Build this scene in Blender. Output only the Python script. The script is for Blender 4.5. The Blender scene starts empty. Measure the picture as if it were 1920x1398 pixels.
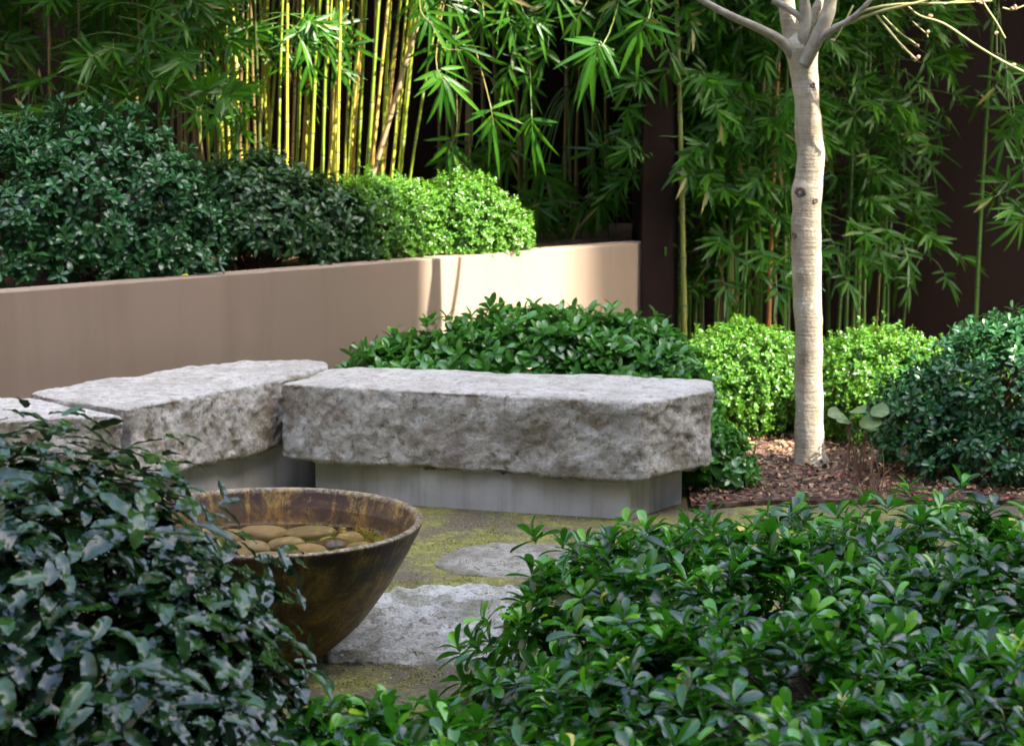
import bpy, bmesh, math, random
import numpy as np
from mathutils import Vector, Matrix, noise as mnoise

# ------------------------------------------------------------------ camera, sky, sun, exposure
scn = bpy.context.scene
COL = scn.collection
R = math.radians
FPX, PITCH, CAMZ = 3640.0, R(8.5), 1.7
cam_d = bpy.data.cameras.new("camera")
cam = bpy.data.objects.new("camera", cam_d)
COL.objects.link(cam)
cam.location = (0, 0, CAMZ)
cam.rotation_euler = (R(90) - PITCH, 0, 0)
cam_d.sensor_width = 36.0
cam_d.lens = FPX / 1920 * 36.0
cam_d.clip_end = 500
cam_d.clip_start = 0.05
cam_d.dof.use_dof = True
cam_d.dof.focus_distance = 6.2
cam_d.dof.aperture_fstop = 5.0
scn.camera = cam

SUN_EL = R(44)
SUN_H = Vector((0.875, -0.485, 0)).normalized()          # horizontal direction towards the sun
world = bpy.data.worlds.new("World")
scn.world = world
world.use_nodes = True
wt = world.node_tree
wt.nodes.clear()
wo = wt.nodes.new("ShaderNodeOutputWorld")
wb = wt.nodes.new("ShaderNodeBackground")
sky = wt.nodes.new("ShaderNodeTexSky")
sky.sky_type = 'NISHITA'
sky.sun_disc = False
sky.sun_elevation = SUN_EL
sky.sun_rotation = math.atan2(SUN_H.x, SUN_H.y)
sky.air_density = 1.0
sky.dust_density = 4.0
sky.ozone_density = 1.0
wb.inputs['Strength'].default_value = 0.15
wt.links.new(sky.outputs[0], wb.inputs[0])
wt.links.new(wb.outputs[0], wo.inputs[0])

sun_d = bpy.data.lights.new("sun", 'SUN')
sun_d.energy = 2.6
sun_d.angle = R(0.5)
sun_d.color = (1.0, 0.93, 0.82)
sun = bpy.data.objects.new("sun", sun_d)
COL.objects.link(sun)
sdir = Vector((SUN_H.x * math.cos(SUN_EL), SUN_H.y * math.cos(SUN_EL), math.sin(SUN_EL)))
sun.rotation_euler = sdir.to_track_quat('Z', 'Y').to_euler()
sun.location = sdir * 40

scn.view_settings.view_transform = 'Standard'
scn.view_settings.look = 'None'
scn.view_settings.gamma = 1
scn.view_settings.exposure = 3.45
scn.render.engine = 'CYCLES'
scn.cycles.use_denoising = True
scn.cycles.max_bounces = 8
scn.cycles.transparent_max_bounces = 16

rng = np.random.default_rng(7)
random.seed(7)


# ------------------------------------------------------------------ helpers
def at(px, py, z=None, d=None):
    """world point seen at pixel (1920 wide) either at height z or at distance y=d"""
    f = np.array([0, math.cos(PITCH), -math.sin(PITCH)])
    u = np.array([0, math.sin(PITCH), math.cos(PITCH)])
    r = f + (px - 960) / FPX * np.array([1., 0, 0]) - (py - 699) / FPX * u
    t = (z - CAMZ) / r[2] if z is not None else d / r[1]
    return np.array([0, 0, CAMZ]) + r * t


def unit(v):
    v = np.asarray(v, float)
    return v / np.maximum(np.linalg.norm(v, axis=-1, keepdims=True), 1e-9)


def empty(name, label, cat, loc=(0, 0, 0), group=None, rz=0):
    o = bpy.data.objects.new(name, None)
    COL.objects.link(o)
    o.location = loc
    o.rotation_euler = (0, 0, rz)
    o.empty_display_size = 0.1
    return tag(o, label, cat, group)


def tag(o, label, cat, group=None):
    o['label'] = label
    o['category'] = cat
    if group:
        o['group'] = group
    return o


def kind(o, k):
    o['kind'] = k
    return o


def link(name, me, mat, parent=None):
    o = bpy.data.objects.new(name, me)
    COL.objects.link(o)
    if mat is not None and len(me.materials) == 0:
        me.materials.append(mat)
    if parent is not None:
        o.parent = parent
    return o


def np_mesh(name, V, Q, attrs=None, smooth=True):
    """mesh from vertex array and quad index array (fast)"""
    V = np.ascontiguousarray(V, dtype=np.float32)
    Q = np.ascontiguousarray(Q, dtype=np.int32)
    me = bpy.data.meshes.new(name)
    me.vertices.add(len(V))
    me.vertices.foreach_set("co", V.ravel())
    k = Q.shape[1]
    me.loops.add(len(Q) * k)
    me.loops.foreach_set("vertex_index", Q.ravel())
    me.polygons.add(len(Q))
    me.polygons.foreach_set("loop_start", np.arange(len(Q), dtype=np.int32) * k)
    me.polygons.foreach_set("use_smooth", np.full(len(Q), smooth, dtype=bool))
    for an, av in (attrs or {}).items():
        a = me.attributes.new(an, 'FLOAT', 'POINT')
        a.data.foreach_set("value", np.ascontiguousarray(av, dtype=np.float32).ravel())
    me.update(calc_edges=True)
    me.validate()
    return me


# ---- leaves ---------------------------------------------------------------
PROFILES = {
    'lance': ([0, .06, .2, .42, .68, .88, 1.0], [.10, .45, .86, 1.0, .74, .34, .02]),
    'wavy': ([0, .05, .13, .2, .27, .35, .43, .51, .59, .67, .75, .83, .91, 1.0], [.10, .42, .72, .86, .92, 1.02, .97, 1.05, .98, .98, .84, .72, .46, .05]),
    'obovate': ([0, .1, .3, .55, .78, .93, 1.0], [.10, .26, .62, .95, 1.0, .62, .08]),
    'oval': ([0, .08, .28, .52, .75, .92, 1.0], [.08, .42, .90, 1.0, .82, .42, .04]),
    'box': ([0, .3, .7, 1.0], [.15, .95, .9, .15]),
    'litter': ([0, .3, .7, 1.0], [.12, .9, .8, .1]),
}


class Leaves:
    def __init__(self):
        self.parts = []

    def add(self, base, d, n, L, W, bend=0.4, rv=None):
        base = np.atleast_2d(np.asarray(base, float))
        N = len(base)
        d = np.broadcast_to(np.asarray(d, float), (N, 3))
        n = np.broadcast_to(np.asarray(n, float), (N, 3))
        L = np.broadcast_to(np.asarray(L, float), (N,))
        W = np.broadcast_to(np.asarray(W, float), (N,))
        bend = np.broadcast_to(np.asarray(bend, float), (N,))
        rv = rng.random(N) if rv is None else np.broadcast_to(np.asarray(rv, float), (N,))
        self.parts.append((base, d, n, L, W, bend, rv))

    def build(self, name, mat, parent=None, profile='oval', fold=0.25, wave=0.0, cols=3):
        base, d, n, L, W, bend, rv = [np.concatenate(x) for x in zip(*self.parts)]
        N = len(base)
        ts, pr = [np.array(x, float) for x in PROFILES[profile]]
        us = np.linspace(-1, 1, cols)
        d = unit(d)
        side = unit(np.cross(d, n))
        n = unit(np.cross(side, d))
        b = np.where(np.abs(bend) < 1e-3, 1e-3, bend)[:, None]
        th = b * ts[None, :]
        xs = np.sin(th) / b
        zs = -(1 - np.cos(th)) / b
        C = base[:, None, :] + L[:, None, None] * (d[:, None, :] * xs[..., None] + n[:, None, :] * zs[..., None])
        nt = n[:, None, :] * np.cos(th)[..., None] + d[:, None, :] * np.sin(th)[..., None]
        hw = (W[:, None] * 0.5) * pr[None, :]
        V = C[:, :, None, :] + side[:, None, None, :] * (hw[:, :, None] * us[None, None, :])[..., None]
        lift = hw[:, :, None] * fold * np.abs(us)[None, None, :]
        if wave > 0:
            ph = rng.random((N, 1, 2)) * 6.28
            sg = np.where(us < 0, 0, 1)
            w = wave * W[:, None, None] * np.sin(ts[None, :, None] * 17 + ph[:, :, sg]) * np.abs(us)[None, None, :] * np.minimum(1, pr * 1.3)[None, :, None]
            lift = lift + w
        V = V + nt[:, :, None, :] * lift[..., None]
        r, c = len(ts), cols
        idx = np.arange(r * c).reshape(r, c)
        q = np.stack([idx[:-1, :-1], idx[:-1, 1:], idx[1:, 1:], idx[1:, :-1]], -1).reshape(-1, 4)
        Q = (q[None] + (np.arange(N) * r * c)[:, None, None]).reshape(-1, 4)
        at_rv = np.repeat(rv, r * c)
        at_u = np.tile(np.tile(us, r), N)
        at_t = np.tile(np.repeat(ts, c), N)
        me = np_mesh(name, V.reshape(-1, 3), Q, {'rv': at_rv, 'lu': at_u, 'lt': at_t})
        return link(name, me, mat, parent)


# ---- tubes ----------------------------------------------------------------
class Tubes:
    def __init__(self):
        self.V, self.Q, self.T, self.n = [], [], [], 0

    def add(self, pts, rad, sides=6, cap=True):
        pts = np.asarray(pts, float)
        m = len(pts)
        rad = np.broadcast_to(np.asarray(rad, float), (m,))
        tan = unit(np.gradient(pts, axis=0))
        ref = np.array([0, 0, 1.]) if abs(tan[0][2]) < 0.8 else np.array([1., 0, 0])
        a = unit(np.cross(tan, ref))
        for i in range(1, m):                      # keep the frame from flipping
            v = a[i - 1] - tan[i] * np.dot(a[i - 1], tan[i])
            a[i] = unit(v)
        b = np.cross(tan, a)
        ang = np.linspace(0, 2 * math.pi, sides, endpoint=False)
        ring = a[:, None, :] * np.cos(ang)[None, :, None] + b[:, None, :] * np.sin(ang)[None, :, None]
        V = pts[:, None, :] + ring * rad[:, None, None]
        ln = np.concatenate([[0], np.cumsum(np.linalg.norm(np.diff(pts, axis=0), axis=1))])
        idx = np.arange(m * sides).reshape(m, sides)
        nx = np.roll(idx, -1, axis=1)
        q = np.stack([idx[:-1], nx[:-1], nx[1:], idx[1:]], -1).reshape(-1, 4)
        self.V.append(V.reshape(-1, 3))
        self.Q.append(q + self.n)
        self.T.append(np.repeat(ln, sides))
        self.n += m * sides
        return self

    def build(self, name, mat, parent=None):
        me = np_mesh(name, np.concatenate(self.V), np.concatenate(self.Q), {'lt': np.concatenate(self.T)})
        return link(name, me, mat, parent)


def curve(points, n=20):
    """smooth polyline through control points (Catmull-Rom); works for any column count"""
    P = np.asarray(points, float)
    P = np.vstack([2 * P[0] - P[1], P, 2 * P[-1] - P[-2]])
    out = []
    segs = len(P) - 3
    per = max(2, n // segs)
    for i in range(segs):
        p0, p1, p2, p3 = P[i:i + 4]
        for t in np.linspace(0, 1, per, endpoint=False):
            out.append(0.5 * ((2 * p1) + (-p0 + p2) * t + (2 * p0 - 5 * p1 + 4 * p2 - p3) * t ** 2 + (-p0 + 3 * p1 - 3 * p2 + p3) * t ** 3))
    out.append(P[-2])
    return np.array(out)


def prism(name, poly, z0, z1, mat, parent=None, bevel=0.0, segs=2):
    bm = bmesh.new()
    lo = [bm.verts.new((x, y, z0)) for x, y in poly]
    hi = [bm.verts.new((x, y, z1)) for x, y in poly]
    n = len(poly)
    bm.faces.new(lo[::-1])
    bm.faces.new(hi)
    for i in range(n):
        bm.faces.new((lo[i], lo[(i + 1) % n], hi[(i + 1) % n], hi[i]))
    bmesh.ops.recalc_face_normals(bm, faces=bm.faces)
    if bevel:
        bmesh.ops.bevel(bm, geom=list(bm.edges), offset=bevel, segments=segs, affect='EDGES', profile=0.5)
    me = bpy.data.meshes.new(name)
    bm.to_mesh(me)
    bm.free()
    return link(name, me, mat, parent)


# ---- materials ------------------------------------------------------------
class NB:
    def __init__(self, name):
        self.m = bpy.data.materials.new(name)
        self.m.use_nodes = True
        self.t = self.m.node_tree
        self.t.nodes.clear()
        self.out = self.t.nodes.new("ShaderNodeOutputMaterial")

    def n(self, typ, ins=None, **props):
        nd = self.t.nodes.new(typ)
        for k, v in props.items():
            setattr(nd, k, v)
        for k, v in (ins or {}).items():
            s = nd.inputs[k]
            if isinstance(v, bpy.types.NodeSocket):
                self.t.links.new(v, s)
            else:
                s.default_value = v
        return nd

    def coords(self):
        return self.n("ShaderNodeTexCoord").outputs['Object']

    def pos(self):
        return self.n("ShaderNodeNewGeometry").outputs['Position']

    def noise(self, vec, scale, detail=6, rough=0.6, dist=0.0):
        return self.n("ShaderNodeTexNoise", {'Vector': vec, 'Scale': scale, 'Detail': detail, 'Roughness': rough, 'Distortion': dist}).outputs['Fac']

    def ramp(self, fac, stops):
        nd = self.n("ShaderNodeValToRGB", {'Fac': fac})
        cr = nd.color_ramp
        while len(cr.elements) < len(stops):
            cr.elements.new(0.5)
        for e, (p, c) in zip(cr.elements, stops):
            e.position = p
            e.color = (*c, 1) if len(c) == 3 else c
        return nd.outputs['Color']

    def grey(self, fac, a, b):
        return self.n("ShaderNodeMapRange", {'Value': fac, 'From Min': a, 'From Max': b}).outputs['Result']

    def mix(self, fac, a, b, blend='MIX'):
        nd = self.n("ShaderNodeMix", data_type='RGBA', blend_type=blend)
        self._set(nd.inputs[0], fac)
        self._set(nd.inputs[6], a)
        self._set(nd.inputs[7], b)
        return nd.outputs[2]

    def _set(self, s, v):
        if isinstance(v, bpy.types.NodeSocket):
            self.t.links.new(v, s)
        else:
            s.default_value = (*v, 1) if isinstance(v, (tuple, list)) and len(v) == 3 else v

    def math(self, op, a, b=0.0):
        nd = self.n("ShaderNodeMath", operation=op)
        self._set(nd.inputs[0], a)
        self._set(nd.inputs[1], b)
        return nd.outputs[0]

    def attr(self, name):
        return self.n("ShaderNodeAttribute", attribute_name=name).outputs['Fac']

    def bump(self, h, strength=0.5, dist=0.01, normal=None):
        ins = {'Height': h, 'Strength': strength, 'Distance': dist}
        if normal is not None:
            ins['Normal'] = normal
        return self.n("ShaderNodeBump", ins).outputs['Normal']

    def principled(self, color, rough=0.6, normal=None, spec=0.5, **kw):
        b = self.n("ShaderNodeBsdfPrincipled")
        self._set(b.inputs['Base Color'], color)
        self._set(b.inputs['Roughness'], rough)
        b.inputs['Specular IOR Level'].default_value = spec
        if normal is not None:
            self.t.links.new(normal, b.inputs['Normal'])
        for k, v in kw.items():
            self._set(b.inputs[k.replace('_', ' ')], v)
        return b.outputs[0]

    def done(self, shader):
        self.t.links.new(shader, self.out.inputs['Surface'])
        return self.m


def leaf_mat(name, stops, rough=0.35, transl=0.25, tcol=(0.10, 0.22, 0.02), back=(0.10, 0.14, 0.07), rib=(0.16, 0.24, 0.08), ribw=0.07, spec=0.5, backmix=0.6):
    b = NB(name)
    rv, lu = b.attr('rv'), b.attr('lu')
    col = b.ramp(rv, stops)
    ns = b.noise(b.pos(), 45, 3, 0.6)
    col = b.mix(b.math('MULTIPLY', b.grey(ns, 0.35, 0.75), 0.35), col, b.mix(0.5, col, (0.0, 0.01, 0.0)))
    ribf = b.math('LESS_THAN', b.math('ABSOLUTE', lu), ribw)
    col = b.mix(b.math('MULTIPLY', ribf, 0.6), col, rib)
    geo = b.n("ShaderNodeNewGeometry").outputs['Backfacing']
    col = b.mix(b.math('MULTIPLY', geo, backmix), col, back)
    rg = b.math('ADD', b.math('MULTIPLY', geo, 0.3), b.math('ADD', rough - 0.06, b.math('MULTIPLY', b.noise(b.pos(), 12, 2), 0.14)))
    vein = b.n("ShaderNodeTexWave", {'Vector': b.n("ShaderNodeCombineXYZ", {'X': b.math('ADD', b.attr('lt'), b.math('MULTIPLY', b.math('ABSOLUTE', lu), -0.25))}).outputs[0], 'Scale': 3.2}, wave_type='BANDS').outputs['Fac']
    nm = b.bump(b.math('ADD', b.math('MULTIPLY', vein, 0.3), b.noise(b.pos(), 60, 2)), 0.10, 0.003)
    p = b.principled(col, rg, nm, spec)
    tr = b.n("ShaderNodeBsdfTranslucent", {'Color': (*tcol, 1)}).outputs[0]
    mx = b.n("ShaderNodeMixShader", {0: transl, 1: p, 2: tr}).outputs[0]
    return b.done(mx)


def stem_mat(name, c1, c2, rough=0.7):
    b = NB(name)
    ns = b.noise(b.pos(), 30, 4)
    col = b.ramp(ns, [(0.3, c1), (0.7, c2)])
    return b.done(b.principled(col, rough, b.bump(b.noise(b.pos(), 120, 3), 0.4, 0.003)))


def culm_mat(name, cols, ring=(0.35, 0.33, 0.22)):
    b = NB(name)
    rnd = b.n("ShaderNodeObjectInfo").outputs['Random']
    col = b.ramp(rnd, cols)
    lt = b.attr('lt')
    fr = b.math('FRACT', b.math('MULTIPLY', lt, 1 / 0.26))
    below = b.grey(fr, 0.86, 0.96)
    col = b.mix(b.math('MULTIPLY', below, 0.55), col, ring)
    line = b.math('GREATER_THAN', fr, 0.965)
    col = b.mix(b.math('MULTIPLY', line, 0.75), col, (0.06, 0.045, 0.02))
    ns = b.noise(b.n("ShaderNodeVectorMath", {0: b.pos(), 1: (60, 60, 6)}, operation='MULTIPLY').outputs[0], 1, 4)
    col = b.mix(b.math('MULTIPLY', b.grey(ns, 0.5, 0.8), 0.4), col, (0.10, 0.07, 0.03))
    return b.done(b.principled(col, 0.38, b.bump(ns, 0.15, 0.002)))


def rock_mat(name, warm=0.5, top=0.5, seed=0.0, tint=(1, 1, 1), moss=0.0):
    b = NB(name)
    co = b.n("ShaderNodeVectorMath", {0: b.coords(), 1: (seed, seed * 1.7, seed * .3)}, operation='ADD').outputs[0]
    big = b.noise(co, 4.5, 8, 0.65, 0.4)
    mid = b.noise(co, 24, 10, 0.78)
    fin = b.noise(co, 110, 5, 0.75)
    col = b.ramp(mid, [(0.33, (0.13, 0.11, 0.075)), (0.42, (0.46, 0.425, 0.36)), (0.48, (0.72, 0.70, 0.65)), (0.60, (0.88, 0.875, 0.86))])
    col = b.mix(b.math('MULTIPLY', b.grey(b.math('ADD', b.math('MULTIPLY', big, .6), b.math('MULTIPLY', mid, .4)), 0.485, 0.56), 0.62), col, b.ramp(fin, [(0.38, (0.085, 0.068, 0.035)), (0.62, (0.40, 0.34, 0.24))]))
    blot = b.noise(co, 9, 5, 0.6, 1.0)
    col = b.mix(b.math('MULTIPLY', b.grey(blot, 0.53, 0.64), 0.6 * warm), col, (0.27, 0.19, 0.10))
    pink = b.noise(co, 5.5, 4, 0.5, 0.6)
    col = b.mix(b.math('MULTIPLY', b.grey(pink, 0.60, 0.70), 0.5 * warm), col, (0.33, 0.22, 0.20))
    spk = b.grey(fin, 0.60, 0.70)
    col = b.mix(b.math('MULTIPLY', spk, 0.55), col, (0.08, 0.075, 0.06))
    lich = b.grey(b.noise(co, 36, 6, 0.75, 0.6), 0.56, 0.64)
    col = b.mix(b.math('MULTIPLY', lich, 0.6), col, (0.62, 0.63, 0.62))
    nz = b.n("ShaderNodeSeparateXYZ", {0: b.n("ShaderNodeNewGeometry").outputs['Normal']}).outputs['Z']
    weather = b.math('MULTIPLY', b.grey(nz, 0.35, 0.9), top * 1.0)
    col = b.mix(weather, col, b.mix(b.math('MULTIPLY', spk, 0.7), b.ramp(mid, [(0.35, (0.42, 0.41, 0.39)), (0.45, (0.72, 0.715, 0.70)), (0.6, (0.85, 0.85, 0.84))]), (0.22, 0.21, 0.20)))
    col = b.mix(1.0, col, tint, 'MULTIPLY')
    if moss:
        mo = b.grey(b.math('ADD', b.math('MULTIPLY', b.noise(co, 7, 6, 0.7), .6), b.math('MULTIPLY', fin, .4)), 0.50, 0.58)
        col = b.mix(b.math('MULTIPLY', mo, moss), col, (0.16, 0.155, 0.05))
    rdg = b.n('ShaderNodeTexNoise', {'Vector': co, 'Scale': 17.0, 'Detail': 8.0, 'Roughness': 0.65}, noise_type='RIDGED_MULTIFRACTAL').outputs['Fac']
    h = b.math('ADD', b.math('ADD', b.math('MULTIPLY', mid, 1.0), b.math('MULTIPLY', fin, 0.5)), b.math('MULTIPLY', rdg, 0.15))
    n1 = b.bump(h, 1.0, 0.035)
    pit = b.grey(b.noise(co, 30, 6, 0.7, 1.5), 0.40, 0.32)
    col = b.mix(b.math('MULTIPLY', pit, 0.7), col, (0.09, 0.085, 0.05))
    vor = b.n("ShaderNodeTexVoronoi", {'Vector': co, 'Scale': 55.0}).outputs['Distance']
    n2 = b.bump(vor, 0.35, 0.006, n1)
    return b.done(b.principled(col, 0.88, n2, 0.3))


M = {}
M['slab'] = rock_mat('slab_stone', 0.5, 0.0, 11.0, (.66, .64, .58), 0.55)
M['slab_rough'] = rock_mat('rough_slab_stone', 0.3, 0.15, 15.0, (.95, .94, .90), 0.6)
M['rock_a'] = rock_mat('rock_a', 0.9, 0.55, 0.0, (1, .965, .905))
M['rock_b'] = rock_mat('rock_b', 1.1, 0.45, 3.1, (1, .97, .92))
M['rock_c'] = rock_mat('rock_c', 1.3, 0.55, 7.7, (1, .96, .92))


def mk_concrete():
    b = NB('concrete')
    p = b.pos()
    n1 = b.noise(p, 5, 6, 0.6)
    n2 = b.noise(p, 60, 4, 0.6)
    st = b.noise(b.n("ShaderNodeVectorMath", {0: p, 1: (14, 14, 1.5)}, operation='MULTIPLY').outputs[0], 1, 5)
    col = b.ramp(n1, [(0.3, (0.36, 0.35, 0.335)), (0.7, (0.52, 0.505, 0.49))])
    col = b.mix(b.math('MULTIPLY', b.grey(st, 0.48, 0.7), 0.45), col, (0.20, 0.18, 0.15))
    return b.done(b.principled(col, 0.85, b.bump(n2, 0.3, 0.003), 0.3))


M['concrete'] = mk_concrete()


def mk_render(name, c1, c2, stain, amt, spec=0.35):
    b = NB(name)
    p = b.pos()
    n1 = b.noise(p, 1.6, 4, 0.5)
    st = b.noise(b.n("ShaderNodeVectorMath", {0: p, 1: (7, 7, 0.6)}, operation='MULTIPLY').outputs[0], 1, 5)
    col = b.ramp(n1, [(0.35, c1), (0.65, c2)])
    col = b.mix(b.math('MULTIPLY', b.grey(st, 0.5, 0.75), amt), col, stain)
    sc = b.grey(b.noise(p, 6, 6, 0.7, 1.5), 0.66, 0.74)
    col = b.mix(b.math('MULTIPLY', sc, amt * 0.5), col, tuple(min(1, c * 1.35) for c in c2))
    return b.done(b.principled(col, 0.8, b.bump(b.noise(p, 160, 3), 0.12, 0.002), spec))


M['wall'] = mk_render('tan_render', (0.235, 0.175, 0.125), (0.26, 0.195, 0.14), (0.17, 0.12, 0.08), 0.4)
M['backwall'] = mk_render('shade_dark_render', (0.011, 0.006, 0.005), (0.013, 0.0075, 0.006), (0.008, 0.005, 0.004), 0.4, 0.08)  # bamboo shade put into the colour: render far darker than its own tone
M['blocker_grey'] = mk_render('grey_render', (0.13, 0.125, 0.12), (0.16, 0.155, 0.15), (0.10, 0.095, 0.09), 0.4)


def mk_ground():
    b = NB('mossy_ground')
    p = b.pos()
    n1 = b.noise(p, 3.2, 8, 0.65, 0.5)
    n2 = b.noise(p, 22, 6, 0.7)
    n3 = b.noise(p, 130, 4, 0.7)
    dirt = b.ramp(n3, [(0.3, (0.045, 0.035, 0.022)), (0.55, (0.12, 0.10, 0.065)), (0.72, (0.30, 0.26, 0.20))])
    moss = b.ramp(b.math('ADD', b.math('MULTIPLY', n3, 0.5), b.math('MULTIPLY', n2, 0.5)), [(0.3, (0.05, 0.055, 0.014)), (0.5, (0.17, 0.165, 0.045)), (0.62, (0.36, 0.34, 0.10))])
    f = b.math('ADD', b.math('MULTIPLY', n1, 0.55), b.math('MULTIPLY', b.noise(p, 40, 8, 0.8), 0.45))
    col = b.mix(b.grey(f, 0.465, 0.54), dirt, moss)
    return b.done(b.principled(col, 0.95, b.bump(b.math('ADD', n2, n3), 0.7, 0.012), 0.2))


M['ground'] = mk_ground()


def mk_mulch():
    b = NB('leaf_mulch')
    p = b.pos()
    v = b.n("ShaderNodeTexVoronoi", {'Vector': p, 'Scale': 42.0}).outputs['Color']
    sep = b.n("ShaderNodeSeparateColor", {0: v}).outputs[0]
    col = b.ramp(sep, [(0.0, (0.03, 0.016, 0.01)), (0.35, (0.06, 0.032, 0.022)), (0.7, (0.11, 0.062, 0.042)), (1.0, (0.18, 0.12, 0.08))])
    return b.done(b.principled(col, 0.85, b.bump(sep, 0.8, 0.01), 0.25))


M['mulch'] = mk_mulch()


def mk_litter():
    b = NB('fallen_leaf_litter')
    col = b.ramp(b.attr('rv'), [(0, (0.025, 0.014, 0.011)), (0.3, (0.085, 0.040, 0.020)), (0.55, (0.17, 0.085, 0.040)), (0.8, (0.28, 0.165, 0.080)), (0.94, (0.40, 0.28, 0.15)), (0.97, (0.30, 0.07, 0.05)), (1, (0.36, 0.10, 0.07))])
    return b.done(b.principled(col, 0.7, None, 0.3))


M['litter'] = mk_litter()


def mk_rv(name, stops, rough):
    b = NB(name)
    return b.done(b.principled(b.ramp(b.attr('rv'), stops), rough, None, 0.3))


M['moss'] = mk_rv('moss', [(0, (0.09, 0.09, 0.02)), (0.6, (0.24, 0.23, 0.05)), (1, (0.42, 0.38, 0.10))], 0.9)
M['gravel'] = mk_rv('gravel', [(0, (0.05, 0.04, 0.03)), (0.5, (0.16, 0.13, 0.09)), (0.9, (0.34, 0.30, 0.24)), (1, (0.5, 0.48, 0.44))], 0.85)


def mk_bowl():
    b = NB('glazed_bowl')
    co = b.coords()
    xyz = b.n("ShaderNodeSeparateXYZ", {0: co})
    xy = b.n("ShaderNodeVectorMath", {0: b.n("ShaderNodeCombineXYZ", {'X': xyz.outputs['X'], 'Y': xyz.outputs['Y']}).outputs[0]}, operation='NORMALIZE').outputs[0]
    sxy = b.n("ShaderNodeSeparateXYZ", {0: xy})
    sv = b.n("ShaderNodeCombineXYZ", {'X': b.math('MULTIPLY', sxy.outputs['X'], 17.0), 'Y': b.math('MULTIPLY', sxy.outputs['Y'], 17.0), 'Z': b.math('MULTIPLY', xyz.outputs['Z'], 2.6)}).outputs[0]
    n1 = b.noise(co, 11, 10, 0.75, 0.6)
    st = b.noise(sv, 1, 8, 0.72, 0.35)
    fin = b.noise(co, 120, 4, 0.7)
    z = xyz.outputs['Z']
    col = b.ramp(n1, [(0.36, (0.030, 0.016, 0.007)), (0.5, (0.13, 0.075, 0.018)), (0.62, (0.30, 0.185, 0.036))])
    up = b.grey(z, 0.30, 0.40)
    col = b.mix(b.math('MULTIPLY', b.grey(n1, 0.70, 0.50), b.math('MULTIPLY', up, 0.9)), col, (0.040, 0.019, 0.015))
    drip = b.math('MULTIPLY', b.grey(b.math('ADD', b.math('MULTIPLY', st, 0.7), b.math('MULTIPLY', n1, 0.65)), 0.715, 0.755), b.math('SUBTRACT', 1.0, b.math('MULTIPLY', up, 0.55)))
    col = b.mix(b.math('MULTIPLY', drip, 0.85), col, b.ramp(fin, [(0.38, (0.15, 0.08, 0.015)), (0.62, (0.46, 0.28, 0.06))]))
    blue = b.grey(b.noise(co, 26, 6, 0.75), 0.60, 0.72)
    col = b.mix(b.math('MULTIPLY', blue, 0.35), col, (0.10, 0.09, 0.13))
    rim = b.math('MULTIPLY', b.grey(z, 0.412, 0.420), b.grey(b.noise(co, 60, 8, 0.8), 0.44, 0.60))
    col = b.mix(b.math('MULTIPLY', rim, 0.75), col, (0.42, 0.35, 0.22))
    nm = b.bump(b.math('ADD', st, b.math('MULTIPLY', fin, 0.3)), 0.45, 0.01)
    rg = b.math('ADD', 0.36, b.math('MULTIPLY', n1, 0.3))
    return b.done(b.principled(col, rg, nm, 0.35))


M['bowl'] = mk_bowl()


def mk_water():
    b = NB('water')
    nm = b.bump(b.noise(b.pos(), 14, 3, 0.5), 0.06, 0.01)
    fr = b.n("ShaderNodeFresnel", {'IOR': 1.333, 'Normal': nm}).outputs[0]
    tr = b.n("ShaderNodeBsdfTransparent", {'Color': (0.87, 0.78, 0.63, 1)}).outputs[0]
    gl = b.n("ShaderNodeBsdfGlossy", {'Color': (1, 1, 1, 1), 'Roughness': 0.02, 'Normal': nm}).outputs[0]
    return b.done(b.n("ShaderNodeMixShader", {0: fr, 1: tr, 2: gl}).outputs[0])


M['water'] = mk_water()


def mk_pebble():
    b = NB('pebble')
    rnd = b.n("ShaderNodeObjectInfo").outputs['Random']
    col = b.ramp(rnd, [(0, (0.22, 0.165, 0.09)), (0.4, (0.36, 0.275, 0.16)), (0.7, (0.32, 0.27, 0.19)), (1, (0.44, 0.35, 0.21))])
    ns = b.noise(b.pos(), 25, 5)
    col = b.mix(b.math('MULTIPLY', b.grey(ns, 0.45, 0.75), 0.5), col, (0.20, 0.13, 0.07))
    return b.done(b.principled(col, 0.55, None, 0.4))


M['pebble'] = mk_pebble()


def mk_bark():
    b = NB('pale_bark')
    co = b.pos()
    band = b.noise(b.n("ShaderNodeVectorMath", {0: co, 1: (4, 4, 70)}, operation='MULTIPLY').outputs[0], 1, 5, 0.6)
    n1 = b.noise(co, 7, 6, 0.65)
    n2 = b.noise(co, 55, 5, 0.7)
    col = b.ramp(n1, [(0.3, (0.22, 0.175, 0.115)), (0.5, (0.34, 0.29, 0.21)), (0.7, (0.44, 0.39, 0.30))])
    col = b.mix(b.math('MULTIPLY', b.grey(band, 0.54, 0.70), 0.42), col, (0.16, 0.12, 0.08))
    col = b.mix(b.math('MULTIPLY', b.grey(n2, 0.60, 0.72), 0.4), col, (0.14, 0.11, 0.075))
    col = b.mix(b.math('MULTIPLY', b.grey(b.noise(co, 20, 4, 0.6), 0.64, 0.70), 0.6), col, (0.66, 0.65, 0.60))
    col = b.mix(b.math('MULTIPLY', b.grey(b.noise(b.n('ShaderNodeVectorMath', {0: co, 1: (22, 22, 5)}, operation='MULTIPLY').outputs[0], 1, 6, 0.7), 0.52, 0.64), 0.5), col, (0.20, 0.165, 0.11))
    return b.done(b.principled(col, 0.8, b.bump(b.math('ADD', band, n2), 0.8, 0.008), 0.3))


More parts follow.
